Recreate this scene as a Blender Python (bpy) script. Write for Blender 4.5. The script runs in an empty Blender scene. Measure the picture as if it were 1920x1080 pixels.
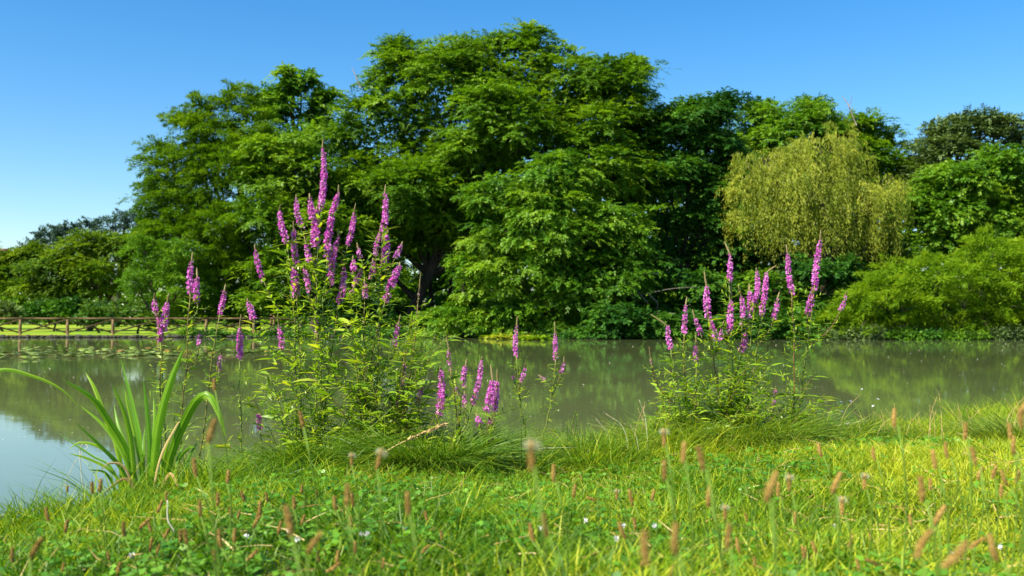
import bpy, math, random
import numpy as np
from mathutils import Vector, Matrix

# ------------------------------------------------------------------ camera
SC = bpy.context.scene
COL = SC.collection
F = 1867.0                       # focal length in pixels of a 1920 px wide frame
CAMZ = 0.80                      # camera height above the water
PITCH = math.atan((605 - 540) / F)
cam_d = bpy.data.cameras.new('camera')
cam = bpy.data.objects.new('camera', cam_d)
COL.objects.link(cam)
cam.location = (0, 0, CAMZ)
cam.rotation_euler = (math.pi / 2 + PITCH, 0, 0)
cam_d.sensor_width = 36.0
cam_d.lens = 36.0 * F / 1920.0
cam_d.clip_start = 0.05
cam_d.clip_end = 3000
cam_d.dof.use_dof = True
cam_d.dof.focus_distance = 5.2
cam_d.dof.aperture_fstop = 5.0
SC.camera = cam

# ------------------------------------------------------------------ world + sun
SUN_AZ_X, SUN_AZ_Y, SUN_EL = -0.80, -0.60, math.radians(47)
w = bpy.data.worlds.new('World')
SC.world = w
w.use_nodes = True
nt = w.node_tree
nt.nodes.clear()
sky = nt.nodes.new('ShaderNodeTexSky')
sky.sky_type = 'NISHITA'
sky.sun_disc = False
sky.sun_elevation = SUN_EL
sky.sun_rotation = math.atan2(SUN_AZ_X, SUN_AZ_Y)
sky.altitude = 100
sky.air_density = 1.0
sky.dust_density = 0.6
sky.ozone_density = 2.2
hs = nt.nodes.new('ShaderNodeHueSaturation')
hs.inputs['Saturation'].default_value = 1.43
bg = nt.nodes.new('ShaderNodeBackground')
bg.inputs['Strength'].default_value = 0.072
wo = nt.nodes.new('ShaderNodeOutputWorld')
nt.links.new(sky.outputs[0], hs.inputs['Color'])
nt.links.new(hs.outputs[0], bg.inputs['Color'])
nt.links.new(bg.outputs[0], wo.inputs['Surface'])
sl = bpy.data.lights.new('sun', 'SUN')
sl.energy = 4.5
sl.angle = math.radians(0.5)
sl.color = (1.0, 0.92, 0.74)
sun = bpy.data.objects.new('sun', sl)
COL.objects.link(sun)
hn = math.hypot(SUN_AZ_X, SUN_AZ_Y)
SUNDIR = Vector((SUN_AZ_X / hn * math.cos(SUN_EL), SUN_AZ_Y / hn * math.cos(SUN_EL), math.sin(SUN_EL)))
sun.rotation_euler = SUNDIR.to_track_quat('Z', 'Y').to_euler()
sun.location = (-20, -5, 30)
vs = SC.view_settings
SC.display_settings.display_device = 'sRGB'
vs.view_transform = 'Standard'
vs.look = 'None'
vs.exposure = 1.48
vs.gamma = 1.0
vs.use_curve_mapping = False
SC.cycles.max_bounces = 8
SC.cycles.transparent_max_bounces = 8

# ------------------------------------------------------------------ helpers
def PX(px, py, Y):
    """world point seen at photo pixel (px,py) at distance Y along the ground"""
    yu = (540 - py) / F
    c, s = math.cos(PITCH), math.sin(PITCH)
    d = ((px - 960) / F, c - yu * s, s + yu * c)
    t = Y / d[1]
    return np.array((d[0] * t, Y, CAMZ + d[2] * t))

def nrm(a):
    return a / np.maximum(np.linalg.norm(a, axis=-1, keepdims=True), 1e-9)

def thing(name, label, cat, loc=(0, 0, 0), group=None):
    o = bpy.data.objects.new(name, None)
    o.empty_display_size = 0.2
    COL.objects.link(o)
    o.location = tuple(float(v) for v in loc)
    tag(o, label, cat, group)
    return o

def tag(o, label=None, cat=None, group=None, kind=None):
    if label: o['label'] = label
    if cat: o['category'] = cat
    if group: o['group'] = group
    if kind: o['kind'] = kind
    return o

def base_of(parent):
    return np.array(parent.location) if parent is not None else np.zeros(3)

def mesh_obj(name, V, faces_flat, nper, mats, parent=None, tint=None, smooth=False, origin=None):
    """V (n,3) world coords; faces all with nper corners, flat index array"""
    V = np.asarray(V, dtype=np.float32).reshape(-1, 3)
    org = base_of(parent) if origin is None else np.asarray(origin)
    V = V - org.astype(np.float32)
    me = bpy.data.meshes.new(name)
    nf = len(faces_flat) // nper
    me.vertices.add(len(V)); me.vertices.foreach_set('co', V.ravel())
    me.loops.add(nf * nper); me.loops.foreach_set('vertex_index', np.asarray(faces_flat, dtype=np.int32))
    me.polygons.add(nf)
    me.polygons.foreach_set('loop_start', np.arange(0, nf * nper, nper, dtype=np.int32))
    if smooth:
        me.polygons.foreach_set('use_smooth', np.ones(nf, dtype=bool))
    me.update(calc_edges=True)
    if tint is not None:
        a = me.attributes.new('tint', 'FLOAT', 'FACE')
        a.data.foreach_set('value', np.asarray(tint, dtype=np.float32))
    me.materials.append(mats)
    o = bpy.data.objects.new(name, me)
    COL.objects.link(o)
    if parent is not None:
        o.parent = parent
    elif origin is not None:
        o.location = tuple(float(v) for v in origin)
    return o

class MB:
    """collects tubes, boxes, lathes as one mesh of quads"""
    def __init__(s): s.v = []; s.f = []; s.t = []; s.n = 0
    def add(s, V, Fq, tint=0.5):
        s.v.append(np.asarray(V, dtype=float)); s.f.append(np.asarray(Fq, dtype=int) + s.n); s.n += len(V)
        s.t.append(np.full(len(Fq), tint) if np.isscalar(tint) else tint)
    def tube(s, pts, rad, sides=6, tint=0.5, cap=True):
        pts = np.asarray(pts, dtype=float); n = len(pts)
        rad = np.full(n, rad) if np.isscalar(rad) else np.asarray(rad, dtype=float)
        tan = np.gradient(pts, axis=0); tan = nrm(tan)
        ref = np.array((0.31, 0.95, 0.05)) if abs(tan[0][2]) > 0.6 else np.array((0, 0, 1.0))
        u = nrm(np.cross(tan, ref)); v = np.cross(tan, u)
        a = np.linspace(0, 2 * np.pi, sides, endpoint=False)
        ring = pts[:, None] + rad[:, None, None] * (np.cos(a)[None, :, None] * u[:, None] + np.sin(a)[None, :, None] * v[:, None])
        V = ring.reshape(-1, 3)
        fs = []
        for i in range(n - 1):
            for k in range(sides):
                k2 = (k + 1) % sides
                fs.append((i * sides + k, i * sides + k2, (i + 1) * sides + k2, (i + 1) * sides + k))
        if cap:
            V = np.vstack([V, pts[:1], pts[-1:]])
            for b, c in ((0, n * sides), ((n - 1) * sides, n * sides + 1)):
                for k in range(0, sides, 2):
                    fs.append((b + k, b + (k + 1) % sides, b + (k + 2) % sides, c))
        s.add(V, fs, tint)
    def box(s, c, half, rz=0.0, tint=0.5, R=None):
        q = np.array([(x, y, z) for x in (-1, 1) for y in (-1, 1) for z in (-1, 1)], float) * np.asarray(half)
        if R is not None:
            q = q @ np.asarray(R).T
        elif rz:
            cc, ss = math.cos(rz), math.sin(rz)
            q = np.stack([q[:, 0] * cc - q[:, 1] * ss, q[:, 0] * ss + q[:, 1] * cc, q[:, 2]], 1)
        s.add(q + np.asarray(c), [(0, 1, 3, 2), (4, 6, 7, 5), (0, 4, 5, 1), (2, 3, 7, 6), (0, 2, 6, 4), (1, 5, 7, 3)], tint)
    def build(s, name, mat, parent=None, smooth=True, origin=None):
        return mesh_obj(name, np.vstack(s.v), np.concatenate([x.ravel() for x in s.f]), 4, mat, parent,
                        np.concatenate(s.t), smooth, origin)

def quads_obj(name, Q, mat, parent=None, tint=None, smooth=False):
    n = Q.shape[0]
    return mesh_obj(name, Q.reshape(-1, 3), np.arange(n * 4, dtype=np.int32), 4, mat, parent, tint, smooth)

def leaf_quads(P, D, N, L, W, mid=0.42):
    S = nrm(np.cross(D, N))
    L = np.broadcast_to(np.asarray(L, float), (len(P),))[:, None]; W = np.broadcast_to(np.asarray(W, float), (len(P),))[:, None]
    m = P + D * L * mid
    return np.stack([P, m + S * W * .5, P + D * L, m - S * W * .5], 1)

def ribbons(P, D, B, L, W, prof, N=None):
    """curved strips: P base, D direction, B bend direction*amount. returns verts (n,k,2,3) -> quads (n*(k-1),4,3)"""
    n = len(P); k = len(prof)
    L = np.broadcast_to(np.asarray(L, float), (n,)); W = np.broadcast_to(np.asarray(W, float), (n,))
    if N is None:
        N = np.random.default_rng(n).normal(size=(n, 3))
    S = nrm(np.cross(D, N))
    t = np.linspace(0, 1, k)
    C = P[:, None] + D[:, None] * (L[:, None] * t)[..., None] + B[:, None] * (L[:, None] * t ** 2)[..., None]
    h = S[:, None] * (W[:, None] * np.asarray(prof)[None, :] * .5)[..., None]
    A, Bq = C + h, C - h
    Q = np.stack([A[:, :-1], A[:, 1:], Bq[:, 1:], Bq[:, :-1]], 2)
    return Q.reshape(-1, 4, 3)

def sph(rng, n):
    return nrm(rng.normal(size=(n, 3)))

def bez(p0, p1, p2, n=8):
    t = np.linspace(0, 1, n)[:, None]
    return (1 - t) ** 2 * p0 + 2 * t * (1 - t) * p1 + t ** 2 * p2

def smooth_poly(pts, n):
    """Catmull-Rom resample"""
    pts = np.asarray(pts, float)
    P = np.vstack([2 * pts[0] - pts[1], pts, 2 * pts[-1] - pts[-2]])
    m = len(pts) - 1
    out = []
    for u in np.linspace(0, m - 1e-6, n):
        i = int(u); t = u - i
        a, b, c, d = P[i], P[i + 1], P[i + 2], P[i + 3]
        out.append(.5 * (2 * b + (c - a) * t + (2 * a - 5 * b + 4 * c - d) * t * t + (3 * b - a - 3 * c + d) * t ** 3))
    return np.array(out)

# ------------------------------------------------------------------ materials
def new_mat(name):
    m = bpy.data.materials.new(name); m.use_nodes = True
    t = m.node_tree; t.nodes.clear()
    out = t.nodes.new('ShaderNodeOutputMaterial')
    return m, t, out

def ramp(t, stops):
    r = t.nodes.new('ShaderNodeValToRGB')
    e = r.color_ramp.elements
    while len(e) < len(stops): e.new(0.5)
    for i, (p, c) in enumerate(stops):
        e[i].position = p; e[i].color = (*c, 1)
    return r

def leaf_mat(name, dark, mid, light, trans=0.35, rough=0.45, spec=0.35, tcol=(1.15, 1.1, .35), nscale=0.0):
    m, t, out = new_mat(name)
    at = t.nodes.new('ShaderNodeAttribute'); at.attribute_name = 'tint'
    fac = at.outputs['Fac']
    if nscale:
        no = t.nodes.new('ShaderNodeTexNoise'); no.inputs['Scale'].default_value = nscale; no.inputs['Detail'].default_value = 2
        ge = t.nodes.new('ShaderNodeNewGeometry'); t.links.new(ge.outputs['Position'], no.inputs['Vector'])
        ma = t.nodes.new('ShaderNodeMath'); ma.operation = 'MULTIPLY_ADD'; ma.inputs[1].default_value = 1.1
        t.links.new(no.outputs['Fac'], ma.inputs[0])
        m2 = t.nodes.new('ShaderNodeMath'); m2.operation = 'SUBTRACT'; m2.inputs[1].default_value = 0.55
        t.links.new(fac, m2.inputs[0]); t.links.new(m2.outputs[0], ma.inputs[2])
        fac = ma.outputs[0]
    r = ramp(t, [(0.1, dark), (0.5, mid), (0.9, light)])
    t.links.new(fac, r.inputs[0])
    p = t.nodes.new('ShaderNodeBsdfPrincipled')
    p.inputs['Roughness'].default_value = rough
    p.inputs['Specular IOR Level'].default_value = spec
    t.links.new(r.outputs[0], p.inputs['Base Color'])
    tr = t.nodes.new('ShaderNodeBsdfTranslucent')
    mu = t.nodes.new('ShaderNodeMix'); mu.data_type = 'RGBA'; mu.blend_type = 'MULTIPLY'; mu.inputs['Factor'].default_value = 1
    mu.inputs['B'].default_value = (*tcol, 1)
    t.links.new(r.outputs[0], mu.inputs['A']); t.links.new(mu.outputs['Result'], tr.inputs['Color'])
    mx = t.nodes.new('ShaderNodeMixShader'); mx.inputs[0].default_value = trans
    t.links.new(p.outputs[0], mx.inputs[1]); t.links.new(tr.outputs[0], mx.inputs[2])
    t.links.new(mx.outputs[0], out.inputs[0])
    return m

def noise_mat(name, stops, scale=4.0, rough=0.8, bump=0.0, detail=6, stretch=(1, 1, 1), spec=0.3):
    m, t, out = new_mat(name)
    ge = t.nodes.new('ShaderNodeTexCoord')
    mp = t.nodes.new('ShaderNodeMapping'); mp.inputs['Scale'].default_value = stretch
    t.links.new(ge.outputs['Object'], mp.inputs['Vector'])
    no = t.nodes.new('ShaderNodeTexNoise'); no.inputs['Scale'].default_value = scale; no.inputs['Detail'].default_value = detail
    t.links.new(mp.outputs[0], no.inputs['Vector'])
    r = ramp(t, stops); t.links.new(no.outputs['Fac'], r.inputs[0])
    p = t.nodes.new('ShaderNodeBsdfPrincipled'); p.inputs['Roughness'].default_value = rough
    p.inputs['Specular IOR Level'].default_value = spec
    t.links.new(r.outputs[0], p.inputs['Base Color'])
    if bump:
        b = t.nodes.new('ShaderNodeBump'); b.inputs['Strength'].default_value = bump; b.inputs['Distance'].default_value = 0.02
        t.links.new(no.outputs['Fac'], b.inputs['Height']); t.links.new(b.outputs[0], p.inputs['Normal'])
    t.links.new(p.outputs[0], out.inputs[0])
    return m

M = {}
M['bark'] = noise_mat('bark', [(.3, (.018, .014, .010)), (.7, (.07, .055, .04))], 6, .9, .6, stretch=(1, 1, .25))
M['palebark'] = noise_mat('pale_bark', [(.3, (.10, .09, .07)), (.7, (.24, .21, .17))], 8, .9, .5, stretch=(1, 1, .25))
M['wood'] = noise_mat('fence_wood', [(.3, (.085, .052, .022)), (.7, (.19, .125, .055))], 5, .75, .3, stretch=(1, 1, 1))
M['big'] = leaf_mat('broadleaf_foliage', (.040, .112, .004), (.100, .225, .008), (.19, .33, .016), .48, .5, .22, nscale=.35)
M['front'] = leaf_mat('pinnate_foliage', (.042, .128, .008), (.112, .262, .013), (.22, .37, .028), .47, .48, .25, nscale=.4)
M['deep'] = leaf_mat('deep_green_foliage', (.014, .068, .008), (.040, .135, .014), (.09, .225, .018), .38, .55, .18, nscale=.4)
M['cyp'] = leaf_mat('cypress_foliage', (.045, .118, .003), (.096, .21, .005), (.175, .305, .010), .48, .6, .12, nscale=.4)
M['feather'] = leaf_mat('feathery_foliage', (.06, .16, .006), (.10, .23, .010), (.15, .30, .014), .38, .6, .15, nscale=.6)
M['left'] = leaf_mat('maple_foliage', (.05, .12, .005), (.11, .205, .008), (.195, .29, .012), .46, .55, .2, nscale=.4)
M['cedar'] = leaf_mat('cedar_foliage', (.020, .055, .045), (.045, .10, .075), (.085, .15, .095), .2, .6, .2, nscale=.4)
M['laurel'] = leaf_mat('laurel_foliage', (.03, .09, .010), (.07, .165, .016), (.14, .24, .03), .25, .35, .4, nscale=.8)
M['oak'] = leaf_mat('holm_oak_foliage', (.05, .095, .024), (.095, .16, .040), (.16, .24, .07), .26, .5, .25, nscale=.4)
M['willow'] = leaf_mat('willow_foliage', (.11, .17, .012), (.235, .30, .022), (.42, .45, .05), .46, .5, .25, nscale=.6)
M['tam'] = leaf_mat('tamarisk_foliage', (.085, .185, .005), (.16, .29, .008), (.26, .385, .014), .46, .6, .12, nscale=.55)
M['grass'] = leaf_mat('grass_blades', (.035, .115, .004), (.15, .29, .006), (.46, .50, .03), .48, .45, .25, nscale=.9)
M['sedge'] = leaf_mat('sedge_blades', (.045, .12, .008), (.10, .215, .010), (.25, .31, .04), .4, .4, .4)
M['clover'] = leaf_mat('clover_leaves', (.04, .15, .010), (.09, .25, .014), (.17, .36, .025), .4, .45, .35, nscale=1.5)
M['lleaf'] = leaf_mat('loosestrife_leaves', (.11, .23, .012), (.24, .40, .020), (.42, .48, .045), .5, .38, .4)
M['lstem'] = leaf_mat('loosestrife_stem', (.11, .05, .02), (.13, .12, .025), (.13, .2, .03), .0, .5, .3)
M['petal'] = leaf_mat('loosestrife_petals', (.46, .055, .38), (.69, .155, .60), (.87, .42, .83), .38, .5, .2, tcol=(1, .75, .95))
M['bud'] = leaf_mat('loosestrife_buds', (.16, .09, .05), (.20, .18, .07), (.26, .27, .10), .1, .6, .2)
M['irisl'] = leaf_mat('iris_leaf', (.06, .19, .010), (.14, .33, .012), (.30, .46, .03), .48, .32, .4)
M['pstem'] = leaf_mat('plantain_stem', (.045, .10, .010), (.10, .18, .020), (.20, .27, .05), .1, .6, .2)
M['phead'] = leaf_mat('plantain_head', (.12, .07, .016), (.30, .19, .05), (.50, .35, .11), .15, .8, .12, tcol=(1, .85, .5))
M['stamen'] = leaf_mat('plantain_stamen', (.35, .36, .2), (.5, .5, .3), (.62, .62, .42), .4, .6, .2, tcol=(1, 1, .8))
M['dry'] = leaf_mat('dry_stalk', (.22, .14, .05), (.38, .26, .09), (.55, .42, .2), .15, .6, .2, tcol=(1, .9, .6))
M['pale'] = leaf_mat('bleached_stalk', (.45, .42, .32), (.62, .6, .48), (.75, .73, .6), .15, .5, .3, tcol=(1, 1, .8))
M['pad'] = leaf_mat('lily_pad', (.26, .16, .02), (.12, .20, .014), (.26, .34, .07), .12, .4, .4, tcol=(1, 1, .5))
M['white'] = leaf_mat('white_petals', (.6, .6, .6), (.75, .75, .75), (.82, .82, .82), .3, .6, .2, tcol=(1, 1, 1))
M['speck'] = leaf_mat('floating_specks', (.22, .23, .12), (.38, .38, .24), (.6, .6, .46), .1, .6, .2)
M['stone'] = noise_mat('bank_stone', [(.3, (.012, .013, .010)), (.7, (.05, .048, .04))], 5, .9, .5)
M['tile'] = noise_mat('roof_tile', [(.3, (.28, .12, .07)), (.7, (.42, .20, .12))], 3, .85, .3)
M['plaster'] = noise_mat('house_plaster', [(.3, (.45, .36, .25)), (.7, (.55, .46, .34))], 2, .9, .1)
M['soil'] = noise_mat('bank_soil', [(.25, (.009, .009, .005)), (.5, (.016, .020, .007)), (.75, (.026, .036, .009))], 3, .95, .5)
M['cloth'] = noise_mat('pale_shirt', [(.3, (.5, .55, .65)), (.7, (.62, .66, .72))], 9, .9)
M['glass'] = noise_mat('window_glass', [(.3, (.03, .04, .05)), (.7, (.06, .07, .08))], 2, .1)

def lawn_mat():
    m, t, out = new_mat('mown_lawn')
    tc = t.nodes.new('ShaderNodeTexCoord')
    n1 = t.nodes.new('ShaderNodeTexNoise'); n1.inputs['Scale'].default_value = .16; n1.inputs['Detail'].default_value = 4
    n2 = t.nodes.new('ShaderNodeTexNoise'); n2.inputs['Scale'].default_value = 9; n2.inputs['Detail'].default_value = 5
    t.links.new(tc.outputs['Object'], n1.inputs['Vector']); t.links.new(tc.outputs['Object'], n2.inputs['Vector'])
    r = ramp(t, [(.35, (.10, .22, .012)), (.55, (.20, .27, .014)), (.7, (.27, .27, .02))])
    t.links.new(n1.outputs['Fac'], r.inputs[0])
    mu = t.nodes.new('ShaderNodeMix'); mu.data_type = 'RGBA'; mu.blend_type = 'OVERLAY'; mu.inputs['Factor'].default_value = .35
    t.links.new(r.outputs[0], mu.inputs['A']); t.links.new(n2.outputs['Fac'], mu.inputs['B'])
    p = t.nodes.new('ShaderNodeBsdfPrincipled'); p.inputs['Roughness'].default_value = .9; p.inputs['Specular IOR Level'].default_value = .15
    t.links.new(mu.outputs['Result'], p.inputs['Base Color'])
    b = t.nodes.new('ShaderNodeBump'); b.inputs['Strength'].default_value = .6; b.inputs['Distance'].default_value = .05
    t.links.new(n2.outputs['Fac'], b.inputs['Height']); t.links.new(b.outputs[0], p.inputs['Normal'])
    t.links.new(p.outputs[0], out.inputs[0])
    return m
M['lawn'] = lawn_mat()

def water_mat():
    m, t, out = new_mat('murky_pond_water')
    tc = t.nodes.new('ShaderNodeTexCoord')
    mp = t.nodes.new('ShaderNodeMapping'); mp.inputs['Scale'].default_value = (.55, 1.0, 1.0)
    t.links.new(tc.outputs['Object'], mp.inputs['Vector'])
    n1 = t.nodes.new('ShaderNodeTexNoise'); n1.inputs['Scale'].default_value = 2.6; n1.inputs['Detail'].default_value = 5; n1.inputs['Roughness'].default_value = .55
    n2 = t.nodes.new('ShaderNodeTexNoise'); n2.inputs['Scale'].default_value = .25; n2.inputs['Detail'].default_value = 2
    t.links.new(mp.outputs[0], n1.inputs['Vector']); t.links.new(mp.outputs[0], n2.inputs['Vector'])
    r = ramp(t, [(.35, (.086, .114, .046)), (.65, (.106, .130, .050))])
    t.links.new(n2.outputs['Fac'], r.inputs[0])
    b = t.nodes.new('ShaderNodeBump'); b.inputs['Strength'].default_value = .035; b.inputs['Distance'].default_value = .02
    t.links.new(n1.outputs['Fac'], b.inputs['Height'])
    n3 = t.nodes.new('ShaderNodeTexNoise'); n3.inputs['Scale'].default_value = .32; n3.inputs['Detail'].default_value = 3
    t.links.new(mp.outputs[0], n3.inputs['Vector'])
    mr = t.nodes.new('ShaderNodeMapRange'); mr.inputs['From Min'].default_value = .40; mr.inputs['From Max'].default_value = .66
    mr.inputs['To Min'].default_value = .018; mr.inputs['To Max'].default_value = .085
    t.links.new(n3.outputs['Fac'], mr.inputs['Value']); t.links.new(mr.outputs[0], b.inputs['Strength'])
    p = t.nodes.new('ShaderNodeBsdfPrincipled'); p.inputs['Roughness'].default_value = .03
    p.inputs['IOR'].default_value = 1.33
    t.links.new(r.outputs[0], p.inputs['Base Color']); t.links.new(b.outputs[0], p.inputs['Normal'])
    t.links.new(p.outputs[0], out.inputs[0])
    return m
M['water'] = water_mat()

# ------------------------------------------------------------------ terrain
SHX = np.array([-60, -8, -3.2, -2.0, -1.6, -1.2, -.6, 0, .5, 1.0, 1.6, 2.2, 3.0, 4.0, 8, 60])
SHY = np.array([2.2, 2.3, 2.6, 3.08, 3.55, 4.25, 5.0, 5.15, 5.3, 5.5, 5.75, 6.2, 6.8, 7.5, 9, 12])
FSX = np.array([-400, -60, -28, -18, -8, -2, 3, 8, 14, 26, 60, 400])
FSY = np.array([60, 55, 53.3, 53, 54, 53, 49.5, 47.3, 46.5, 46.2, 46, 46])
def shore(x): return np.interp(x, SHX, SHY)
def fshore(x): return np.interp(x, FSX, FSY)
def ground_z(x, y):
    x = np.asarray(x, float); y = np.asarray(y, float)
    d = shore(x) - y                       # >0 on the near land
    near = np.where(d > 0, .085 + .055 * np.minimum(d, 7) + .03 * np.sin(x * 2.1 + y) * np.clip(d, 0, 1), 0)
    near = np.where(d > 0, np.minimum(near, .02 + d * .9), np.maximum(-.9, .02 + d * .9))
    e = y - fshore(x)
    far = np.where(e > 0, np.minimum(.02 + e * .6, .13 + .0045 * e + .0055 * np.clip(e - 10, 0, 70)), np.maximum(-.9, .02 + e * .6))
    return np.where(y < 25, near, far)

def grid_obj(name, xs, ys, mat, zoff=0.0, mask=None):
    X, Y = np.meshgrid(xs, ys)
    Z = ground_z(X, Y) + zoff
    V = np.stack([X, Y, Z], -1).reshape(-1, 3)
    nx, ny = len(xs), len(ys)
    i, j = np.meshgrid(np.arange(nx - 1), np.arange(ny - 1))
    a = (j * nx + i).ravel()
    return mesh_obj(name, V, np.stack([a, a + 1, a + nx + 1, a + nx], 1).ravel(), 4, mat, None, None, True)
xs = np.unique(np.concatenate([np.linspace(-600, -40, 20), np.linspace(-40, -6, 60), np.linspace(-6, 8, 150), np.linspace(8, 50, 60), np.linspace(50, 600, 20)]))
ys = np.unique(np.concatenate([np.linspace(-200, -4, 12), np.linspace(-4, 10, 160), np.linspace(10, 44, 14), np.linspace(44, 60, 90), np.linspace(60, 160, 40), np.linspace(160, 1500, 12)]))
tag(grid_obj('ground', xs, ys, M['soil']), kind='structure')
# mown lawn sheet on the far bank, following the terrain; stops short, dark soil beyond stands in for cypress shade
lx = np.linspace(-90, -17.0, 90); lt = np.unique(np.concatenate([np.linspace(.16, 4, 16), np.linspace(4, 80, 40)]))
LX = np.repeat(lx[None], len(lt), 0); LY = fshore(LX) + lt[:, None]
LZ = ground_z(LX, LY) + .012
a = (np.arange(len(lt) - 1)[:, None] * len(lx) + np.arange(len(lx) - 1)[None]).ravel()
tag(mesh_obj('lawn', np.stack([LX, LY, LZ], -1).reshape(-1, 3), np.stack([a, a + 1, a + len(lx) + 1, a + len(lx)], 1).ravel(), 4, M['lawn'], None, None, True), kind='structure')
WV = np.array([(-600, 1.5, 0), (600, 1.5, 0), (600, 75, 0), (-600, 75, 0)], float)
tag(mesh_obj('water', WV, [0, 1, 2, 3], 4, M['water']), kind='structure')

# ------------------------------------------------------------------ trees
def blob_world(b, Y):
    px, py, rx, ry = b[:4]; dY = b[4] if len(b) > 4 else 0.0
    yy = Y + dY; s = yy / F
    c = PX(px, py, yy)
    k = lambda v: max(v * .5, v - .62)
    return c, np.array((k(rx * s), k(min(rx, ry * 1.4) * s * .95), k(ry * s)))

def crown_clumps(blobs, rng, dens, backcull=.55, under=.55):
    """cluster centres on the outside of a union of ellipsoids"""
    C = np.array([b[0] for b in blobs]); R = np.array([b[1] for b in blobs])
    cc, oo, bb = [], [], []
    for i, (c, r) in enumerate(blobs):
        area = 4 * np.pi * ((r[0] * r[1]) ** 1.6 / 3 + (r[0] * r[2]) ** 1.6 / 3 + (r[1] * r[2]) ** 1.6 / 3) ** (1 / 1.6)
        n = max(8, int(area * dens))
        d = sph(rng, n)
        keep = (rng.random(n) > np.where(d[:, 1] > .35, backcull, 0)) & (rng.random(n) > np.where(d[:, 2] < -.35, under, 0))
        d = d[keep]
        u = np.where(rng.random(len(d)) < .14, rng.uniform(1.05, 1.05 + min(.35, .5 / r.mean()), len(d)), rng.uniform(.70, 1.05, len(d)))
        lump = 1 + .10 * np.sin(d[:, 0] * 7 + i) * np.sin(d[:, 2] * 6 + 2 * i)
        p = c + d * r * (u * lump)[:, None]
        q = ((p[:, None] - C[None]) / R[None]); ins = (np.linalg.norm(q, axis=2) < .70); ins[:, i] = False
        ok = ~ins.any(1)
        cc.append(p[ok]); oo.append(d[ok]); bb.append(np.full(ok.sum(), i))
    return np.concatenate(cc), np.concatenate(oo), np.concatenate(bb)

def lumpy(blobs, rng, k):
    """break each crown lobe into a core and smaller lumps standing out of its surface"""
    out = []
    for c, r in blobs:
        out.append((c, r * .88))
        n = k if r.min() > .9 else max(3, k - 3)
        d = sph(rng, n * 3); d = d[(d[:, 1] < .45) & (d[:, 2] > -.75)][:n]
        for q in d:
            f = rng.uniform(.26, .55)
            rr = np.maximum(r.mean() * f * np.array((1.15, 1.05, .72)) * rng.uniform(.85, 1.15, 3), .35)
            out.append((c + q * r * rng.uniform(.78, 1.0), rr))
    return out

def pinnate(blobs, rng, dens=.9, cr=(.55, 1.0), flat=.45, nspray=10, ls=.55, nleaf=11, L=.2, W=.085, droop=.35, up=.2, fill=40, jit=.35, face=.55):
    """clumps of compound leaves (a rachis with leaflets left and right)"""
    cc, oo, bi = crown_clumps(blobs, rng, dens)
    nc = len(cc)
    R = rng.uniform(cr[0], cr[1], nc)
    ctint = np.clip(rng.normal(.5, .13, nc) + rng.normal(0, .16, len(blobs))[bi], .05, .95)
    n = nc * nspray
    ci = np.repeat(np.arange(nc), nspray)
    d = sph(rng, n); d[:, 2] = np.abs(d[:, 2]) * 1.2 - .25; d = nrm(d)
    pos = cc[ci] + d * R[ci][:, None] * np.array((1, 1, flat)) * rng.uniform(.45, 1, n)[:, None]
    ax = d * np.array((1, 1, .3)) * 1.0 + oo[ci] * .55 + np.array((0, 0, up)) + rng.normal(0, .3, (n, 3))
    ax = nrm(ax)
    lens = ls * rng.uniform(.7, 1.25, n)
    side = nrm(np.cross(ax, np.array((0, 0, 1.0)) + rng.normal(0, .15, (n, 3))))
    t = np.tile(np.linspace(.12, 1, nleaf), (n, 1))
    sgn = np.tile(np.where(np.arange(nleaf) % 2 == 0, 1, -1), (n, 1)).astype(float); sgn[:, -1] = 0
    P = pos[:, None] + ax[:, None] * (lens[:, None] * t)[..., None]
    P[..., 2] -= droop * lens[:, None] * t ** 2
    D = ax[:, None] * .55 + side[:, None] * (sgn * .85)[..., None] + rng.normal(0, .18, (n, nleaf, 3))
    D[..., 2] -= droop * (.3 + t)
    D = nrm(D)
    N = np.cross(ax, side)[:, None] * -1 + rng.normal(0, jit, (n, nleaf, 3))
    N = np.where(N[..., 2:3] < 0, -N, N)
    N = nrm(N + oo[ci][:, None] * face)
    m = n * nleaf
    cs = np.repeat(np.clip(rng.normal(1, .2, nc), .6, 1.5)[ci], nleaf)
    Q = leaf_quads(P.reshape(m, 3), D.reshape(m, 3), N.reshape(m, 3), L * cs * rng.uniform(.75, 1.25, m), W * cs * rng.uniform(.8, 1.2, m))
    tint = np.clip(np.repeat(ctint[ci], nleaf) + rng.normal(0, .13, m), 0, 1)
    if fill:
        fq, ft = [], []
        for c, r in blobs:
            k = int(fill * r[0] * r[1] * r[2] ** .5) + 60
            p = c + sph(rng, k) * r * (rng.random(k) ** .4 * .78)[:, None]
            fq.append(leaf_quads(p, sph(rng, k), sph(rng, k), L * 2.2, W * 3)); ft.append(np.clip(rng.normal(.4, .15, k), 0, 1))
        Q = np.concatenate([Q] + fq); tint = np.concatenate([tint] + ft)
    return Q, tint, cc, bi

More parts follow.
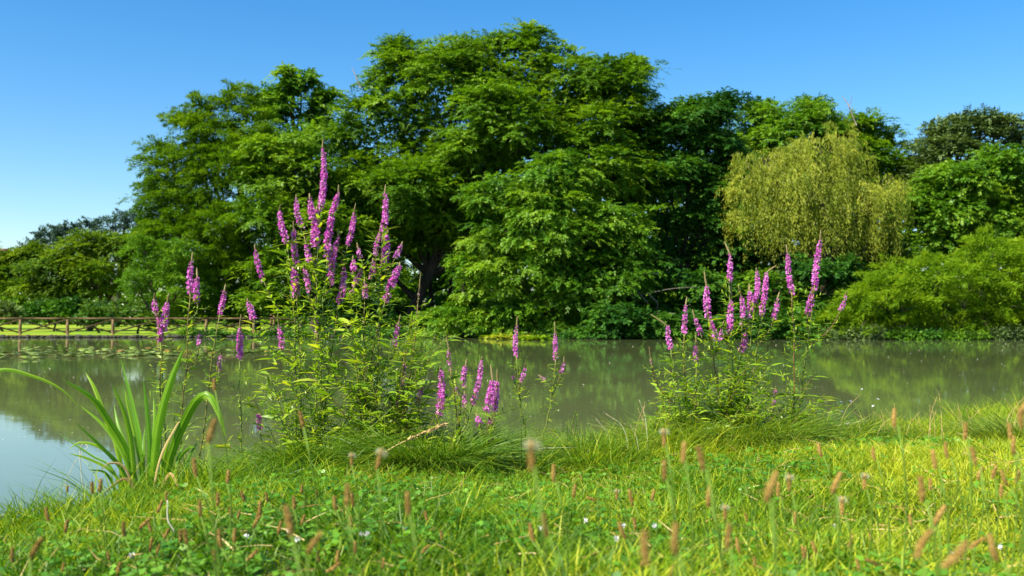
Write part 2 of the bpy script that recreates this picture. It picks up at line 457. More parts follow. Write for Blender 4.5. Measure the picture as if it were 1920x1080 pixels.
def feathery(blobs, rng, dens=1.1, plume=.9, nfil=46, L=.16, W=.03, rise=.35, droop=.45, fill=30, spread=.22, axis_x=None):
    """plumes of fine needles: each plume is an arching line densely set with thin filaments"""
    cc, oo, bi = crown_clumps(blobs, rng, dens, .6, .4)
    nc = len(cc)
    base = oo * np.array((1, .9, .5)) + np.array((0, 0, rise)) + rng.normal(0, .28, (nc, 3))
    if axis_x is not None:
        base[:, 0] += (cc[:, 0] - axis_x) * .12
    ax = nrm(base)
    ln = plume * rng.uniform(.6, 1.35, nc)
    t = rng.random((nc, nfil)) ** .8
    P = cc[:, None] + ax[:, None] * (ln[:, None] * (t - .35))[..., None]
    P[..., 2] -= droop * ln[:, None] * t ** 2
    wdt = (spread * ln)[:, None] * (1.05 - t)
    off = rng.normal(0, 1, (nc, nfil, 3)); off[..., 2] *= .45
    P = P + off * wdt[..., None]
    D = nrm(ax[:, None] * .9 + off * .5 + rng.normal(0, .3, (nc, nfil, 3)) - np.array((0, 0, 1)) * (droop * t)[..., None])
    m = nc * nfil
    N = nrm(rng.normal(0, .6, (m, 3)) + np.array((0, 0, .6)) + np.repeat(oo, nfil, 0) * .7)
    Q = leaf_quads(P.reshape(m, 3), D.reshape(m, 3), N, L * rng.uniform(.6, 1.4, m), W * rng.uniform(.7, 1.4, m))
    tint = np.clip(np.repeat(rng.normal(.5, .17, nc), nfil) + rng.normal(0, .12, m), 0, 1)
    if fill:
        fq, ft = [], []
        for c, r in blobs:
            k = int(fill * r[0] * r[1] * r[2] ** .5) + 60
            p = c + sph(rng, k) * r * (rng.random(k) ** .4 * .8)[:, None]
            fq.append(leaf_quads(p, sph(rng, k), sph(rng, k), .42, .13)); ft.append(np.clip(rng.normal(.4, .15, k), 0, 1))
        Q = np.concatenate([Q] + fq); tint = np.concatenate([tint] + ft)
    return Q, tint, cc, bi

def limbs_for(root, blobs, top, cc, bi, rng, r0, mat, nlimb=7, ntwig=5, base_pts=None):
    base = np.array(root.location)
    mb = MB()
    mid = base * .5 + top * .5 + rng.normal(0, .25, 3) * np.array((1, 1, 0))
    line = smooth_poly([base + np.array((0, 0, -.25)), base * .8 + mid * .2, mid, top], 12)
    rr = r0 * np.linspace(1.0, .35, 12); rr[0] *= 1.5; rr[1] *= 1.12
    mb.tube(line, rr, 10)
    mb.build('trunk', mat, root)
    order = sorted(range(len(blobs)), key=lambda i: -blobs[i][1][0])[:nlimb]
    for i in order:
        c, r = blobs[i]
        j = 3 + int(6 * min(1, max(0, (c[2] - base[2]) / max(.5, top[2] - base[2])) * .7))
        st = line[min(j, 10)]
        ctrl = st * .45 + c * .55 + np.array((0, 0, -.10 * np.linalg.norm(c - st)))
        lm = MB()
        b = bez(st, ctrl, c, 9) + rng.normal(0, .06, (9, 3)); b[0] = st
        R0 = max(.05, r0 * .5)
        lm.tube(b, np.linspace(R0, R0 * .35, 9), 7)
        mine = np.where(bi == i)[0]
        for k in rng.permutation(mine)[:ntwig]:
            p0 = b[rng.integers(4, 9)]
            tw = bez(p0, (p0 + cc[k]) / 2 + np.array((0, 0, -.15)), cc[k], 6) + rng.normal(0, .04, (6, 3))
            lm.tube(tw, np.linspace(R0 * .35, .018, 6), 5)
        lm.build('limb', mat, root)

def tree(name, label, cat, Y, base_px, blobs_px, kind, mat, seed, top_px=None, group=None, r0=.3, bark='bark', crown='crown', nlimb=7, ntwig=5, lumps=7, **kw):
    rng = np.random.default_rng(seed)
    bx = PX(base_px, 600, Y)[0]
    root = thing(name, label, cat, (bx, Y, float(ground_z(bx, Y))), group)
    blobs = [blob_world(b, Y) for b in blobs_px]
    if kind == 'pinnate' and lumps:
        blobs = lumpy(blobs, rng, lumps)
    fn = pinnate if kind == 'pinnate' else feathery
    Q, tint, cc, bi = fn(blobs, rng, **kw)
    gz = ground_z(Q[:, 0, 0], Q[:, 0, 1])
    ok = Q[:, :, 2].min(1) > np.maximum(gz, 0) + .03
    quads_obj(crown, Q[ok], M[mat], root, tint[ok])
    top = PX(*top_px, Y) if top_px else max((b[0] for b in blobs), key=lambda p: p[2])
    limbs_for(root, blobs, np.asarray(top), cc, bi, rng, r0, M[bark], nlimb, ntwig)
    return root

FAR = 'trees on the far bank'
BIGK = dict(dens=1.3, cr=(.45, 1.0), nspray=21, flat=.45, ls=.55, nleaf=12, L=.18, W=.076)
tree('broadleaf_tree', 'tallest broad green tree in the middle, its domed top highest against the sky', 'tree', 58, 757,
     [(945, 122, 110, 72), (760, 136, 62, 62), (850, 180, 120, 105), (700, 245, 92, 95), (1060, 160, 105, 80), (1140, 205, 95, 85),
      (1188, 137, 42, 26), (960, 270, 180, 115), (760, 350, 140, 105), (1120, 310, 130, 105), (680, 370, 100, 85), (1235, 255, 75, 70),
      (850, 430, 100, 80), (700, 470, 100, 70), (970, 84, 55, 36), (745, 100, 36, 32), (880, 100, 50, 36)],
     'pinnate', 'big', 1, top_px=(960, 130), r0=.42, nlimb=11, ntwig=8, **BIGK)
tree('pinnate_tree', 'bright green tree in front of the tall one, its boughs hanging to the water', 'tree', 51.5, 1030,
     [(1040, 350, 95, 62), (930, 370, 72, 52), (1010, 430, 135, 85), (1100, 440, 100, 75), (980, 520, 120, 75), (1110, 525, 100, 70),
      (1175, 430, 52, 42), (1190, 470, 38, 30), (1000, 590, 115, 42), (1085, 600, 75, 30), (900, 505, 60, 38), (872, 604, 60, 30), (1045, 310, 40, 28), (960, 618, 80, 24), (1060, 620, 80, 24)],
     'pinnate', 'front', 2, top_px=(1030, 380), r0=.26, dens=1.5, cr=(.4, .85), nspray=19, ls=.5, nleaf=12, L=.175, W=.074, droop=.5)
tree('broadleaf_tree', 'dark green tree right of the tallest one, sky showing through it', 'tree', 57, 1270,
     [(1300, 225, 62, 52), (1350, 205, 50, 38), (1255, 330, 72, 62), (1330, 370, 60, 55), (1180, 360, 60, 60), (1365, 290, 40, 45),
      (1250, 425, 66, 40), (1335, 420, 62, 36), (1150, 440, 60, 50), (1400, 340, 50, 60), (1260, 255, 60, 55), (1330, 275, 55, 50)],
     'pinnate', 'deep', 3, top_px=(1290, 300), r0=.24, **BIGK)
tree('broadleaf_tree', 'light green tree top peeking over behind the yellow willow on its left', 'tree', 66, 1440,
     [(1420, 225, 55, 42), (1500, 215, 62, 40), (1470, 265, 95, 60), (1400, 310, 70, 70), (1480, 350, 100, 70)],
     'pinnate', 'front', 4, r0=.26, **BIGK)
tree('broadleaf_tree', 'rounded green tree directly behind the willow with dead twigs above', 'tree', 68, 1620,
     [(1640, 245, 60, 38), (1575, 255, 50, 45), (1650, 310, 85, 62), (1560, 330, 80, 70)],
     'pinnate', 'big', 5, r0=.26, **BIGK)
tree('holm_oak', 'grey-green rounded oak at the right edge behind the bright green tree', 'tree', 66, 1850,
     [(1830, 255, 85, 48), (1895, 240, 48, 36), (1755, 262, 45, 36), (1800, 310, 110, 60), (1940, 280, 60, 60), (1990, 300, 70, 70)],
     'pinnate', 'oak', 6, r0=.28, dens=2.2, cr=(.4, .8), nspray=12, ls=.4, nleaf=9, L=.16, W=.09, flat=.6, droop=.15)
tree('maple_tree', 'bright mid-green leafy tree right of the willow, above the feathery shrub', 'tree', 57, 1800,
     [(1790, 345, 80, 60), (1880, 320, 75, 52), (1830, 405, 105, 65), (1755, 425, 62, 60), (1940, 390, 80, 75), (1720, 390, 40, 50), (2020, 400, 90, 100), (1770, 480, 80, 40)],
     'pinnate', 'front', 7, r0=.26, dens=1.8, cr=(.45, .9), nspray=12, ls=.5, nleaf=11, L=.2, W=.09, droop=.4)
tree('swamp_cypress', 'tall feathery cypress at the left with tiered drooping boughs', 'tree', 57, 481,
     [(425, 190, 38, 34), (470, 185, 28, 30), (400, 235, 66, 36), (375, 285, 80, 40), (345, 335, 85, 36), (350, 390, 95, 42), (380, 440, 115, 50),
      (410, 500, 115, 50), (430, 555, 95, 40), (338, 225, 32, 26), (300, 272, 28, 16), (285, 352, 34, 18), (450, 300, 80, 70), (470, 240, 60, 60), (400, 330, 66, 60), (425, 420, 80, 60), (390, 260, 56, 42), (360, 580, 90, 26), (455, 585, 70, 24), (345, 228, 44, 36), (376, 198, 44, 38), (305, 300, 56, 32), (440, 172, 30, 34), (330, 370, 80, 40), (310, 420, 60, 40)],
     'feathery', 'cyp', 8, top_px=(430, 225), r0=.33, axis_x=-14.8, nlimb=10, dens=4.8, plume=1.25, nfil=150, L=.2, W=.038, droop=.42, rise=.5, fill=130)
tree('feathery_tree', 'soft light green feathery tree low at the left, before the cypress', 'tree', 54.5, 300,
     [(270, 465, 52, 42), (330, 470, 50, 45), (290, 515, 66, 45), (255, 540, 40, 35), (340, 540, 60, 40)],
     'feathery', 'feather', 9, r0=.14, dens=5.0, plume=1.0, nfil=90, L=.2, W=.045, droop=.5)
tree('broadleaf_tree', 'slender tree whose separate rounded top stands left of the tallest dome', 'tree', 66, 590,
     [(565, 160, 48, 36), (535, 200, 52, 45), (605, 195, 38, 42), (560, 260, 80, 60)],
     'pinnate', 'front', 10, r0=.26, dens=.8, cr=(.5, 1.0), nspray=11, ls=.55, nleaf=11, L=.24, W=.10)
tree('broadleaf_tree', 'leafy mid-green tree between the cypress and the tallest tree, low crown', 'tree', 55.5, 652,
     [(530, 285, 72, 52), (560, 340, 85, 66), (520, 420, 85, 66), (600, 430, 90, 70), (545, 510, 100, 55), (630, 520, 90, 50), (500, 345, 50, 50), (590, 580, 75, 30), (500, 575, 60, 28), (620, 470, 70, 60)],
     'pinnate', 'big', 11, top_px=(570, 300), r0=.2, **BIGK)
tree('maple_tree', 'rounded yellowish-green tree on the far lawn left of the cypress', 'tree', 68, 165,
     [(170, 462, 55, 34), (115, 508, 72, 42), (190, 508, 85, 50), (90, 545, 66, 36), (240, 462, 50, 30), (265, 455, 40, 26), (150, 548, 70, 30)],
     'pinnate', 'left', 12, r0=.24, **BIGK)
tree('maple_tree', 'dull green leafy tree at the far left edge of the lawn', 'tree', 75, -5,
     [(5, 525, 55, 45), (-60, 500, 70, 60), (30, 500, 45, 26), (60, 480, 35, 14), (-140, 520, 80, 60)],
     'pinnate', 'left', 13, r0=.2, **BIGK)
tree('cedar_tree', 'dark blue-green cedar with flat tiers rising behind the lawn at left', 'tree', 86, 215,
     [(100, 438, 36, 9), (150, 425, 55, 11), (215, 412, 60, 10), (265, 398, 42, 9), (85, 462, 44, 12), (180, 440, 80, 14), (50, 466, 30, 8), (250, 425, 60, 12), (130, 470, 80, 20), (300, 390, 30, 9), (300, 420, 60, 20), (240, 460, 90, 22), (75, 440, 26, 8), (125, 430, 40, 10), (180, 420, 45, 10), (245, 402, 40, 9), (105, 452, 50, 12)],
     'feathery', 'cedar', 14, top_px=(235, 405), r0=.3, dens=3.6, plume=1.2, nfil=70, L=.24, W=.07, rise=.05, droop=.15, nlimb=12)
SH = 'shrubs on the far lawn'
for k, (lab, Y, bp, bl, mt, sd) in enumerate([
    ('round clipped laurel bush behind the fence, the left of a pair', 60, 188, [(188, 588, 46, 36), (165, 600, 30, 22)], 'laurel', 21),
    ('round glossy laurel bush nearest the fence, right of the pair', 57, 258, [(250, 590, 56, 40), (295, 600, 36, 28)], 'laurel', 22),
    ('dark shady bush under the yellowish-green lawn tree', 66, 100, [(110, 580, 55, 26), (70, 585, 35, 20), (130, 575, 30, 25)], 'deep', 23),
    ('pale green small bush at the left edge of the lawn', 66, 10, [(10, 585, 42, 20), (-50, 580, 50, 28)], 'oak', 24)]):
    tree('round_shrub', lab, 'shrub', Y, bp, bl, 'pinnate', mt, sd, group=SH, r0=.08, nlimb=2, ntwig=3, dens=3.2, cr=(.25, .42), nspray=10, ls=.24, nleaf=9, L=.14, W=.07, flat=.7, droop=.1)
UN = 'undergrowth on the far bank'
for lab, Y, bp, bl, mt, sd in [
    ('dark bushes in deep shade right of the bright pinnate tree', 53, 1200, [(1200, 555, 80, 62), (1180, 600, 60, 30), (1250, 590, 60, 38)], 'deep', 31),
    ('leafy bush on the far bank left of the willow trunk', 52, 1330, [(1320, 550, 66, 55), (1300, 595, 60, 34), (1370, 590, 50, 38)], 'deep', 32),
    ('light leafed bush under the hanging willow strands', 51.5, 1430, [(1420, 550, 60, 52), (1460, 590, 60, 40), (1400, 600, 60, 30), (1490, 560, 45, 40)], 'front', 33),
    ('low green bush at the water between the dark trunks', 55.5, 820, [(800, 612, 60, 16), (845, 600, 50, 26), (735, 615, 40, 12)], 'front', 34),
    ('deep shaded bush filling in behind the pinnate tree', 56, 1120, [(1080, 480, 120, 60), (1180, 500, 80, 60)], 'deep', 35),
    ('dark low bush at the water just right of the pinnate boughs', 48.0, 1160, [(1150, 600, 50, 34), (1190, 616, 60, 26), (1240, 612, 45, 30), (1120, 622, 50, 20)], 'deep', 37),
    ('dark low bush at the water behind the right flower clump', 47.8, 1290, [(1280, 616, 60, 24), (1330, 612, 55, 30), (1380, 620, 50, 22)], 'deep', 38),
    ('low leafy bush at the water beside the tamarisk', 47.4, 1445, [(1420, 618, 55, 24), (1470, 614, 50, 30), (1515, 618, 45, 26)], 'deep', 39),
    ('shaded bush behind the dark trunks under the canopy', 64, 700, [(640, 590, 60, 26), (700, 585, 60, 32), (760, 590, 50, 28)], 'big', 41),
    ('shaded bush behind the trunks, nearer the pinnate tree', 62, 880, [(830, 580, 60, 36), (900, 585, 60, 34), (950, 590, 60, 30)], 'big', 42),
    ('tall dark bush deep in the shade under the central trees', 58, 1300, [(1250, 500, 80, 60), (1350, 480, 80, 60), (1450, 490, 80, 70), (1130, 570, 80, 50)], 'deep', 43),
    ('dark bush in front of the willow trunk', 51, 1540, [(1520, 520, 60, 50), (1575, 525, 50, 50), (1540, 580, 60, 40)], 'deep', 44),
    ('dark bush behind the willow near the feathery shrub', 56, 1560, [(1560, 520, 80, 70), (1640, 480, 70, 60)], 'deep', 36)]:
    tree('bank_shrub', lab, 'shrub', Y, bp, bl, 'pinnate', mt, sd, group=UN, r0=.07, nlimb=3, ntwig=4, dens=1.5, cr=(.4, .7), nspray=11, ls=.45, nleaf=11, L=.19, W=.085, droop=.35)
tree('tamarisk_shrub', 'big feathery yellow-green shrub spilling to the water at the right edge', 'shrub', 47.2, 1780,
     [(1750, 530, 130, 66), (1860, 490, 95, 60), (1660, 560, 100, 58), (1575, 592, 66, 38), (1920, 545, 100, 78), (1800, 590, 150, 40), (1930, 470, 60, 45), (2020, 520, 110, 100), (1545, 612, 44, 26), (1690, 515, 60, 40), (1640, 612, 80, 30), (1900, 615, 90, 30), (1760, 615, 90, 30), (1850, 460, 60, 40), (1990, 440, 80, 60)],
     'feathery', 'tam', 15, top_px=(1800, 520), r0=.12, nlimb=9, axis_x=21, dens=3.4, plume=1.5, nfil=140, L=.24, W=.034, spread=.15, rise=.45, droop=.38, fill=40)

def willow():
    rng = np.random.default_rng(40)
    Y = 54.0
    bx = PX(1545, 600, Y)[0]
    root = thing('weeping_willow', 'yellow-green weeping willow with hanging strands, on the right far bank', 'tree', (bx, Y, float(ground_z(bx, Y))))
    bl = [blob_world(b, Y) for b in [(1435, 300, 70, 42), (1540, 280, 95, 48), (1580, 235, 40, 26), (1650, 345, 60, 40), (1500, 335, 110, 60), (1400, 350, 48, 44), (1590, 370, 110, 60), (1600, 290, 56, 36), (1400, 400, 40, 30), (1480, 400, 70, 50), (1560, 430, 80, 40), (1640, 430, 60, 40)]]
    cc, oo, bi = crown_clumps(bl, rng, 16, .55, .0)
    cur = np.sin(cc[:, 0] * 3.3 + 1.5 * np.sin(cc[:, 2] * 1.7)) + np.sin(cc[:, 1] * 2.9 + cc[:, 0] * 1.1 + cc[:, 2])
    kp = cur + rng.normal(0, .45, len(cc)) > -.85
    cc, oo, bi = cc[kp], oo[kp], bi[kp]
    n = len(cc)
    xn = (cc[:, 0] - PX(1530, 0, Y)[0]) / (160 * Y / F)
    drop = rng.uniform(.4, 2.6, n) * np.where(rng.random(n) < .2, 1.35, 1) * np.clip(1.25 - .3 * (xn < -.75) , .4, 2)
    low = np.array([PX(1530, 492, Y)[2]])
    nl = 46
    t = rng.random((n, nl))
    outw = nrm(oo * np.array((1, 1, 0)) + 1e-3)
    P = cc[:, None] + outw[:, None] * (.55 * (1 - (1 - t) ** 2.2))[..., None] * rng.uniform(.3, 1.2, n)[:, None, None]
    P[..., 2] += .25 * np.sin(t * 2.2) - drop[:, None] * t ** 1.5
    P += rng.normal(0, .045, P.shape) * (1 + 1.2 * t[..., None])
    m = n * nl
    D = nrm(rng.normal(0, .35, (m, 3)) + np.array((0, 0, -.9)) + np.repeat(outw, nl, 0) * .3)
    N = nrm(rng.normal(0, .8, (m, 3)) + np.repeat(outw, nl, 0) * .8 + (0, 0, .3))
    Q = leaf_quads(P.reshape(m, 3), D, N, rng.uniform(.13, .24, m), rng.uniform(.024, .042, m))
    tint = np.clip(np.repeat(rng.normal(.5, .17, n), nl) + rng.normal(0, .12, m), 0, 1)
    ok = Q[:, :, 2].min(1) > low[0] + rng.normal(0, .5, m)
    quads_obj('crown', Q[ok], M['willow'], root, tint[ok])
    limbs_for(root, bl, PX(1550, 345, Y), cc, bi, rng, .34, M['bark'], 8, 5)
willow()

def woodland():
    rng = np.random.default_rng(50)
    bl = []
    for px in range(560, 2300, 75):
        bl.append(blob_world((px, rng.uniform(430, 480), 70, 80), 84 + rng.uniform(-4, 6)))
        bl.append(blob_world((px + 30, rng.uniform(540, 560), 70, 60), 80 + rng.uniform(-4, 6)))
    for px in range(660, 2100, 80):
        bl.append(blob_world((px, rng.uniform(350, 390), 75, 75), 88))
    for px in range(300, 560, 70):
        bl.append(blob_world((px, rng.uniform(500, 520), 60, 60), 92))
    for px in range(-500, 560, 60):
        bl.append(blob_world((px, rng.uniform(568, 582), 60, 36), 108))
        bl.append(blob_world((px + 30, 598, 60, 22), 104))
    for px in range(540, 2300, 60):
        bl.append(blob_world((px, 592, 70, 36), 74 + rng.uniform(-3, 4)))
    Q, tint, cc, bi = pinnate(bl, rng, dens=.5, cr=(.9, 1.6), nspray=9, ls=.9, nleaf=9, L=.4, W=.2, fill=18)
    tag(quads_obj('woodland', Q, M['big'], None, tint), 'distant woodland seen between and behind the trees of the far bank', 'woodland', kind='stuff')
woodland()

def bank_weeds():
    rng = np.random.default_rng(55)
    kinds = [('deep', 'small dark weed hanging over the far waterline', 'dark weeds along the far waterline'), ('front', 'small light green weed hanging over the far waterline', 'light weeds along the far waterline'), ('oak', 'small grey-green weed hanging over the far waterline', 'grey-green weeds along the far waterline')]
    px = 345.0
    while px < 2050:
        Yx = float(fshore(PX(px, 630, 48)[0])) + rng.uniform(-.25, .25)
        c = PX(px, 620, Yx); c[2] = rng.uniform(.10, .28)
        k = 1 if rng.random() < .3 else 0 if px < 1500 or rng.random() < .4 else 2
        R = np.array((rng.uniform(.4, .8), .4, rng.uniform(.18, .5)))
        n = int(1150 * R[0] * (R[2] + .3)); d = sph(rng, n)
        P = c + d * R * rng.uniform(.2, 1.0, (n, 1)); P[:, 2] = np.maximum(P[:, 2], .03)
        D = nrm(d * (1, 1, .4) + rng.normal(0, .5, (n, 3)) + (0, 0, -.15)); N = nrm(rng.normal(0, .5, (n, 3)) + (0, -.4, .7))
        o = mesh_obj('bank_weed', leaf_quads(P, D, N, rng.uniform(.10, .24, n), rng.uniform(.04, .085, n)).reshape(-1, 3), np.arange(n * 4), 4, M[kinds[k][0]], None, np.clip(rng.normal(.45, .2, n), 0, 1), False, c)
        tag(o, kinds[k][1], 'weed', kinds[k][2])
        px += rng.uniform(15, 34)
bank_weeds()

# dead branches and bare twigs
def branch(name, label, pts, Y, r, mat='palebark', group='dead branches at the water', side=()):
    P = [PX(x, y, Y + i * .15) for i, (x, y) in enumerate(pts)]
    mb = MB()
    ln = smooth_poly(P, 4 * len(P))
    mb.tube(ln, np.linspace(r, r * .4, len(ln)), 6)
    for s in side:
        q = smooth_poly([PX(x, y, Y + .1) for x, y in s], 8)
        mb.tube(q, np.linspace(r * .6, r * .25, 8), 5)
    o = mb.build(name, M[mat], None, True, origin=P[0])
    tag(o, label, 'dead branch', group)
branch('dead_branch', 'thick grey curved dead limb in the shade right of the pinnate tree', [(1188, 560), (1178, 530), (1174, 512), (1186, 508), (1205, 513), (1235, 513)], 50.6, .10, side=[((1180, 535), (1200, 552), (1216, 570)), ])
branch('dead_branch', 'forked grey dead branch low over the dark water', [(1216, 551), (1226, 561), (1233, 568), (1231, 583)], 49.6, .045, side=[((1205, 552), (1225, 548), (1262, 541), (1310, 538))])
branch('dead_branch', 'pale straight broken branch lying level above the shaded bank', [(1231, 589), (1248, 588), (1267, 588)], 48.6, .055, side=[((1236, 598), (1241, 591), (1247, 590)), ((1221, 600), (1236, 595), (1246, 588))])
branch('dead_branch', 'thin looping twig standing at the waterline', [(1232, 632), (1226, 622), (1230, 610), (1240, 603)], 48.4, .03)
branch('dead_branch', 'crooked twig with two prongs in the shaded water edge', [(1181, 630), (1183, 612), (1193, 613), (1198, 624), (1206, 628)], 48.4, .03)
branch('bare_twig', 'bare forked dead twig sticking up above the tree behind the willow', [(1606, 235), (1592, 200), (1588, 192), (1579, 180)], 66, .05, 'palebark', 'bare twigs on the skyline', side=[((1592, 202), (1596, 188), (1598, 178))])
branch('bare_twig', 'single bare twig left of the forked one on the skyline', [(1568, 222), (1564, 200), (1559, 182)], 66, .04, 'palebark', 'bare twigs on the skyline')
branch('bare_twig', 'thin bare twig at the left shoulder of the tallest tree', [(676, 165), (666, 140), (660, 128)], 57, .04, 'palebark', 'bare twigs on the skyline')

# extra dark trunks in the gap under the canopy
for lab, px, Y, r, lean in [('dark slim trunk under the canopy beside the leaning one', 812, 60, .16, -.4), ('dark leaning trunk under the canopy', 838, 63, .15, .5), ('thin dark trunk furthest right under the canopy', 866, 66, .13, .2)]:
    b = PX(px, 610, Y); gz = float(ground_z(b[0], Y))
    rt = thing('understory_tree', lab, 'tree', (b[0], Y, gz), 'dark trunks under the canopy')
    mb = MB(); t_ = np.array((b[0] + lean, Y, gz + 6.0))
    mb.tube(smooth_poly([np.array((b[0], Y, gz - .2)), np.array((b[0] + lean * .3, Y, gz + 2)), t_], 9), np.linspace(r * 1.2, r * .6, 9), 9)
    mb.build('trunk', M['bark'], rt)
    rg = np.random.default_rng(int(px))
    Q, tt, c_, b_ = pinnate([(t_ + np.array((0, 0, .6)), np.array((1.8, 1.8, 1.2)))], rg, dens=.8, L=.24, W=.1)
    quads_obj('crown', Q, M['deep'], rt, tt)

# ------------------------------------------------------------------ fence, house, stones, stroller on the path
def fence():
    Y0 = 54.6
    pxs = [-125, -40, 48, 137, 222, 308, 394, 480, 566]
    pts = []
    for p in pxs:
        x = PX(p, 600, Y0)[0]; y = float(fshore(x)) + .75
        pts.append(np.array((x, y, float(ground_z(x, y)))))
    root = thing('wooden_fence', 'low brown wooden rail fence with crossed braces along the far lawn edge', 'fence', pts[2])
    for p in pts:
        mb = MB(); mb.tube([p + (0, 0, -.15), p + (0, 0, .40), p + (0, 0, .84)], [.085, .08, .08], 8, .4); mb.build('post', M['wood'], root)
    for a_, b_ in zip(pts[:-1], pts[1:]):
        d = (b_ - a_) / np.linalg.norm(b_ - a_)
        mb = MB(); mb.tube([a_ + (0, -.005, .895) + d * .004, (a_ + b_) / 2 + (0, -.005, .885), b_ + (0, -.005, .895) - d * .004], .05, 8, .6); mb.build('top_rail', M['wood'], root)
        for s, (z0, z1) in ((-.085, (.14, .80)), (-.02, (.80, .14))):
            mb = MB(); mb.tube([a_ + d * .08 + (0, s, z0), b_ - d * .08 + (0, s, z1)], .042, 7, .5); mb.build('brace', M['wood'], root)
fence()

def house():
    c = PX(-75, 470, 125); c[2] = float(ground_z(c[0], 125))
    root = thing('house', 'house with a terracotta roof just showing at the far left edge', 'house', c)
    zt = PX(0, 482, 125)[2]; zr = PX(0, 466, 125)[2]
    mb = MB(); mb.box(c + (0, 0, (zt - c[2]) / 2), (5.6, 4, (zt - c[2]) / 2)); mb.build('wall', M['plaster'], root, False)
    V = [c + (sx * 6.1, sy * 4.6, zt - c[2] + dz) for sx in (-1, 1) for sy, dz in ((-1, 0.01), (1, 0.01), (0, zr - zt))]
    V = np.array(V)
    low = V - (0, 0, .2)
    mb = MB(); mb.add(np.vstack([V, low]), [(0, 3, 5, 2), (1, 2, 5, 4), (6, 8, 11, 9), (7, 10, 11, 8), (0, 6, 9, 3), (1, 4, 10, 7), (0, 2, 8, 6), (2, 1, 7, 8), (3, 9, 11, 5), (5, 11, 10, 4)])
    mb.build('roof', M['tile'], root, False)
    for k in range(3):
        m2 = MB(); m2.box(c + (-3.4 + k * 3.2, -4.02, 4.6), (.5, .05, .7)); m2.build('window', M['glass'], root, False)
house()

def stones():
    rng = np.random.default_rng(60)
    vars_ = []
    for k in range(4):
        th = np.linspace(0, np.pi, 7); ph = np.linspace(0, 2 * np.pi, 10, endpoint=False)
        V = np.array([(math.sin(t) * math.cos(p), math.sin(t) * math.sin(p), math.cos(t)) for t in th for p in ph])
        V *= (1 + .22 * np.sin(V[:, 0:1] * 3 + k) * np.cos(V[:, 1:2] * 4 + 2 * k) + rng.normal(0, .05, (len(V), 1)))
        V *= np.array((.16, .11, .065)) * (1 + .15 * k)
        fs = [(i * 10 + j, i * 10 + (j + 1) % 10, (i + 1) * 10 + (j + 1) % 10, (i + 1) * 10 + j) for i in range(6) for j in range(10)]
        mb = MB(); mb.add(V, fs); vars_.append(mb)
    protos = [None] * 4
    for i in range(88):
        px = -30 + i * 8.2 + rng.uniform(-3, 3)
        x = PX(px, 630, 53.6)[0]; y = float(fshore(x)) + rng.uniform(.0, .12)
        k = rng.integers(4)
        if protos[k] is None:
            o = vars_[k].build('bank_stone', M['stone']); protos[k] = o
        else:
            o = protos[k].copy(); COL.objects.link(o)
        o.location = (x, y, .05); o.rotation_euler = (0, 0, rng.uniform(0, 6.3)); s = rng.uniform(.7, 1.25); o.scale = (s, s, s)
        tag(o, 'small dark stone in the row edging the far bank below the fence', 'stone', 'stones edging the far bank')
stones()

def gate_posts():
    for px, lab in ((508, 'pale wooden stake beyond the fence, the left of two'), (514, 'pale wooden stake beyond the fence, the right of two')):
        b = PX(px, 605, 66); gz = float(ground_z(b[0], 66))
        mb = MB(); mb.tube([(b[0], 66, gz - .1), (b[0], 66, gz + .6), (b[0], 66, PX(px, 588, 66)[2])], .075, 8)
        tag(mb.build('wooden_stake', M['wood'], None, True, origin=(b[0], 66, gz)), lab, 'stake', 'stakes beyond the fence')
gate_posts()

# ------------------------------------------------------------------ lily pads and floating bits
def pads():
    rng = np.random.default_rng(70)
    protos = []
    for k in range(4):
        n = 14; a = np.linspace(.22, 2 * np.pi - .22, n)
        rim = np.stack([np.cos(a), np.sin(a), .10 * np.abs(np.sin(a * 1.5 + k)) + .02 + .05 * k], 1)
        V = np.vstack([[0, 0, 0.0]], ); V = np.vstack([V, rim * np.array((1, .92, 1))])
        V2 = V.copy(); V2[:, 2] -= .03
        fs = []
        for i in range(1, n - 1, 2):
            if i + 2 <= n: fs.append((0, i, i + 1, i + 2))
        fs = [f for f in fs]
        m = n + 1
        fs += [(a_ + m, d_ + m, c_ + m, b_ + m) for a_, b_, c_, d_ in fs]
        fs += [(i + 1, i, i + m, i + 1 + m) for i in range(1, n - 1)]
        mb = MB(); mb.add(np.vstack([V, V2]), fs, [.1, .45, .6, .9][k]); protos.append(mb.build('lily_pad', M['pad'], None, False))
    used = [False] * 4
    for i in range(290):
        u = rng.random()
        px = -60 + 580 * u
        yc = 663 - 2 * u; hh = 12 * (1 - u) ** .8 + 1.2
        py = yc + rng.uniform(-hh, hh)
        Y = CAMZ * F / (py - 605)
        x = PX(px, 660, Y)[0]
        k = int(rng.choice(4, p=[.16, .34, .32, .18]))
        o = protos[k]
        if used[k]:
            o = o.copy(); COL.objects.link(o)
        used[k] = True
        s = rng.uniform(.07, .15)
        o.location = (x, Y, .012 + .03 * rng.random()); o.scale = (s, s, s)
        o.rotation_euler = (rng.normal(.03, .13), rng.normal(0, .09), rng.uniform(0, 6.3))
        tag(o, ['rust-edged yellowing lily pad floating in the strip at left', 'flat green lily pad floating in the strip at left', 'slightly curled green lily pad in the strip at left', 'pale upturned lily pad in the floating strip at left'][k], 'lily pad', ['rusty lily pads', 'flat lily pads', 'curled lily pads', 'upturned lily pads'][k])
pads()

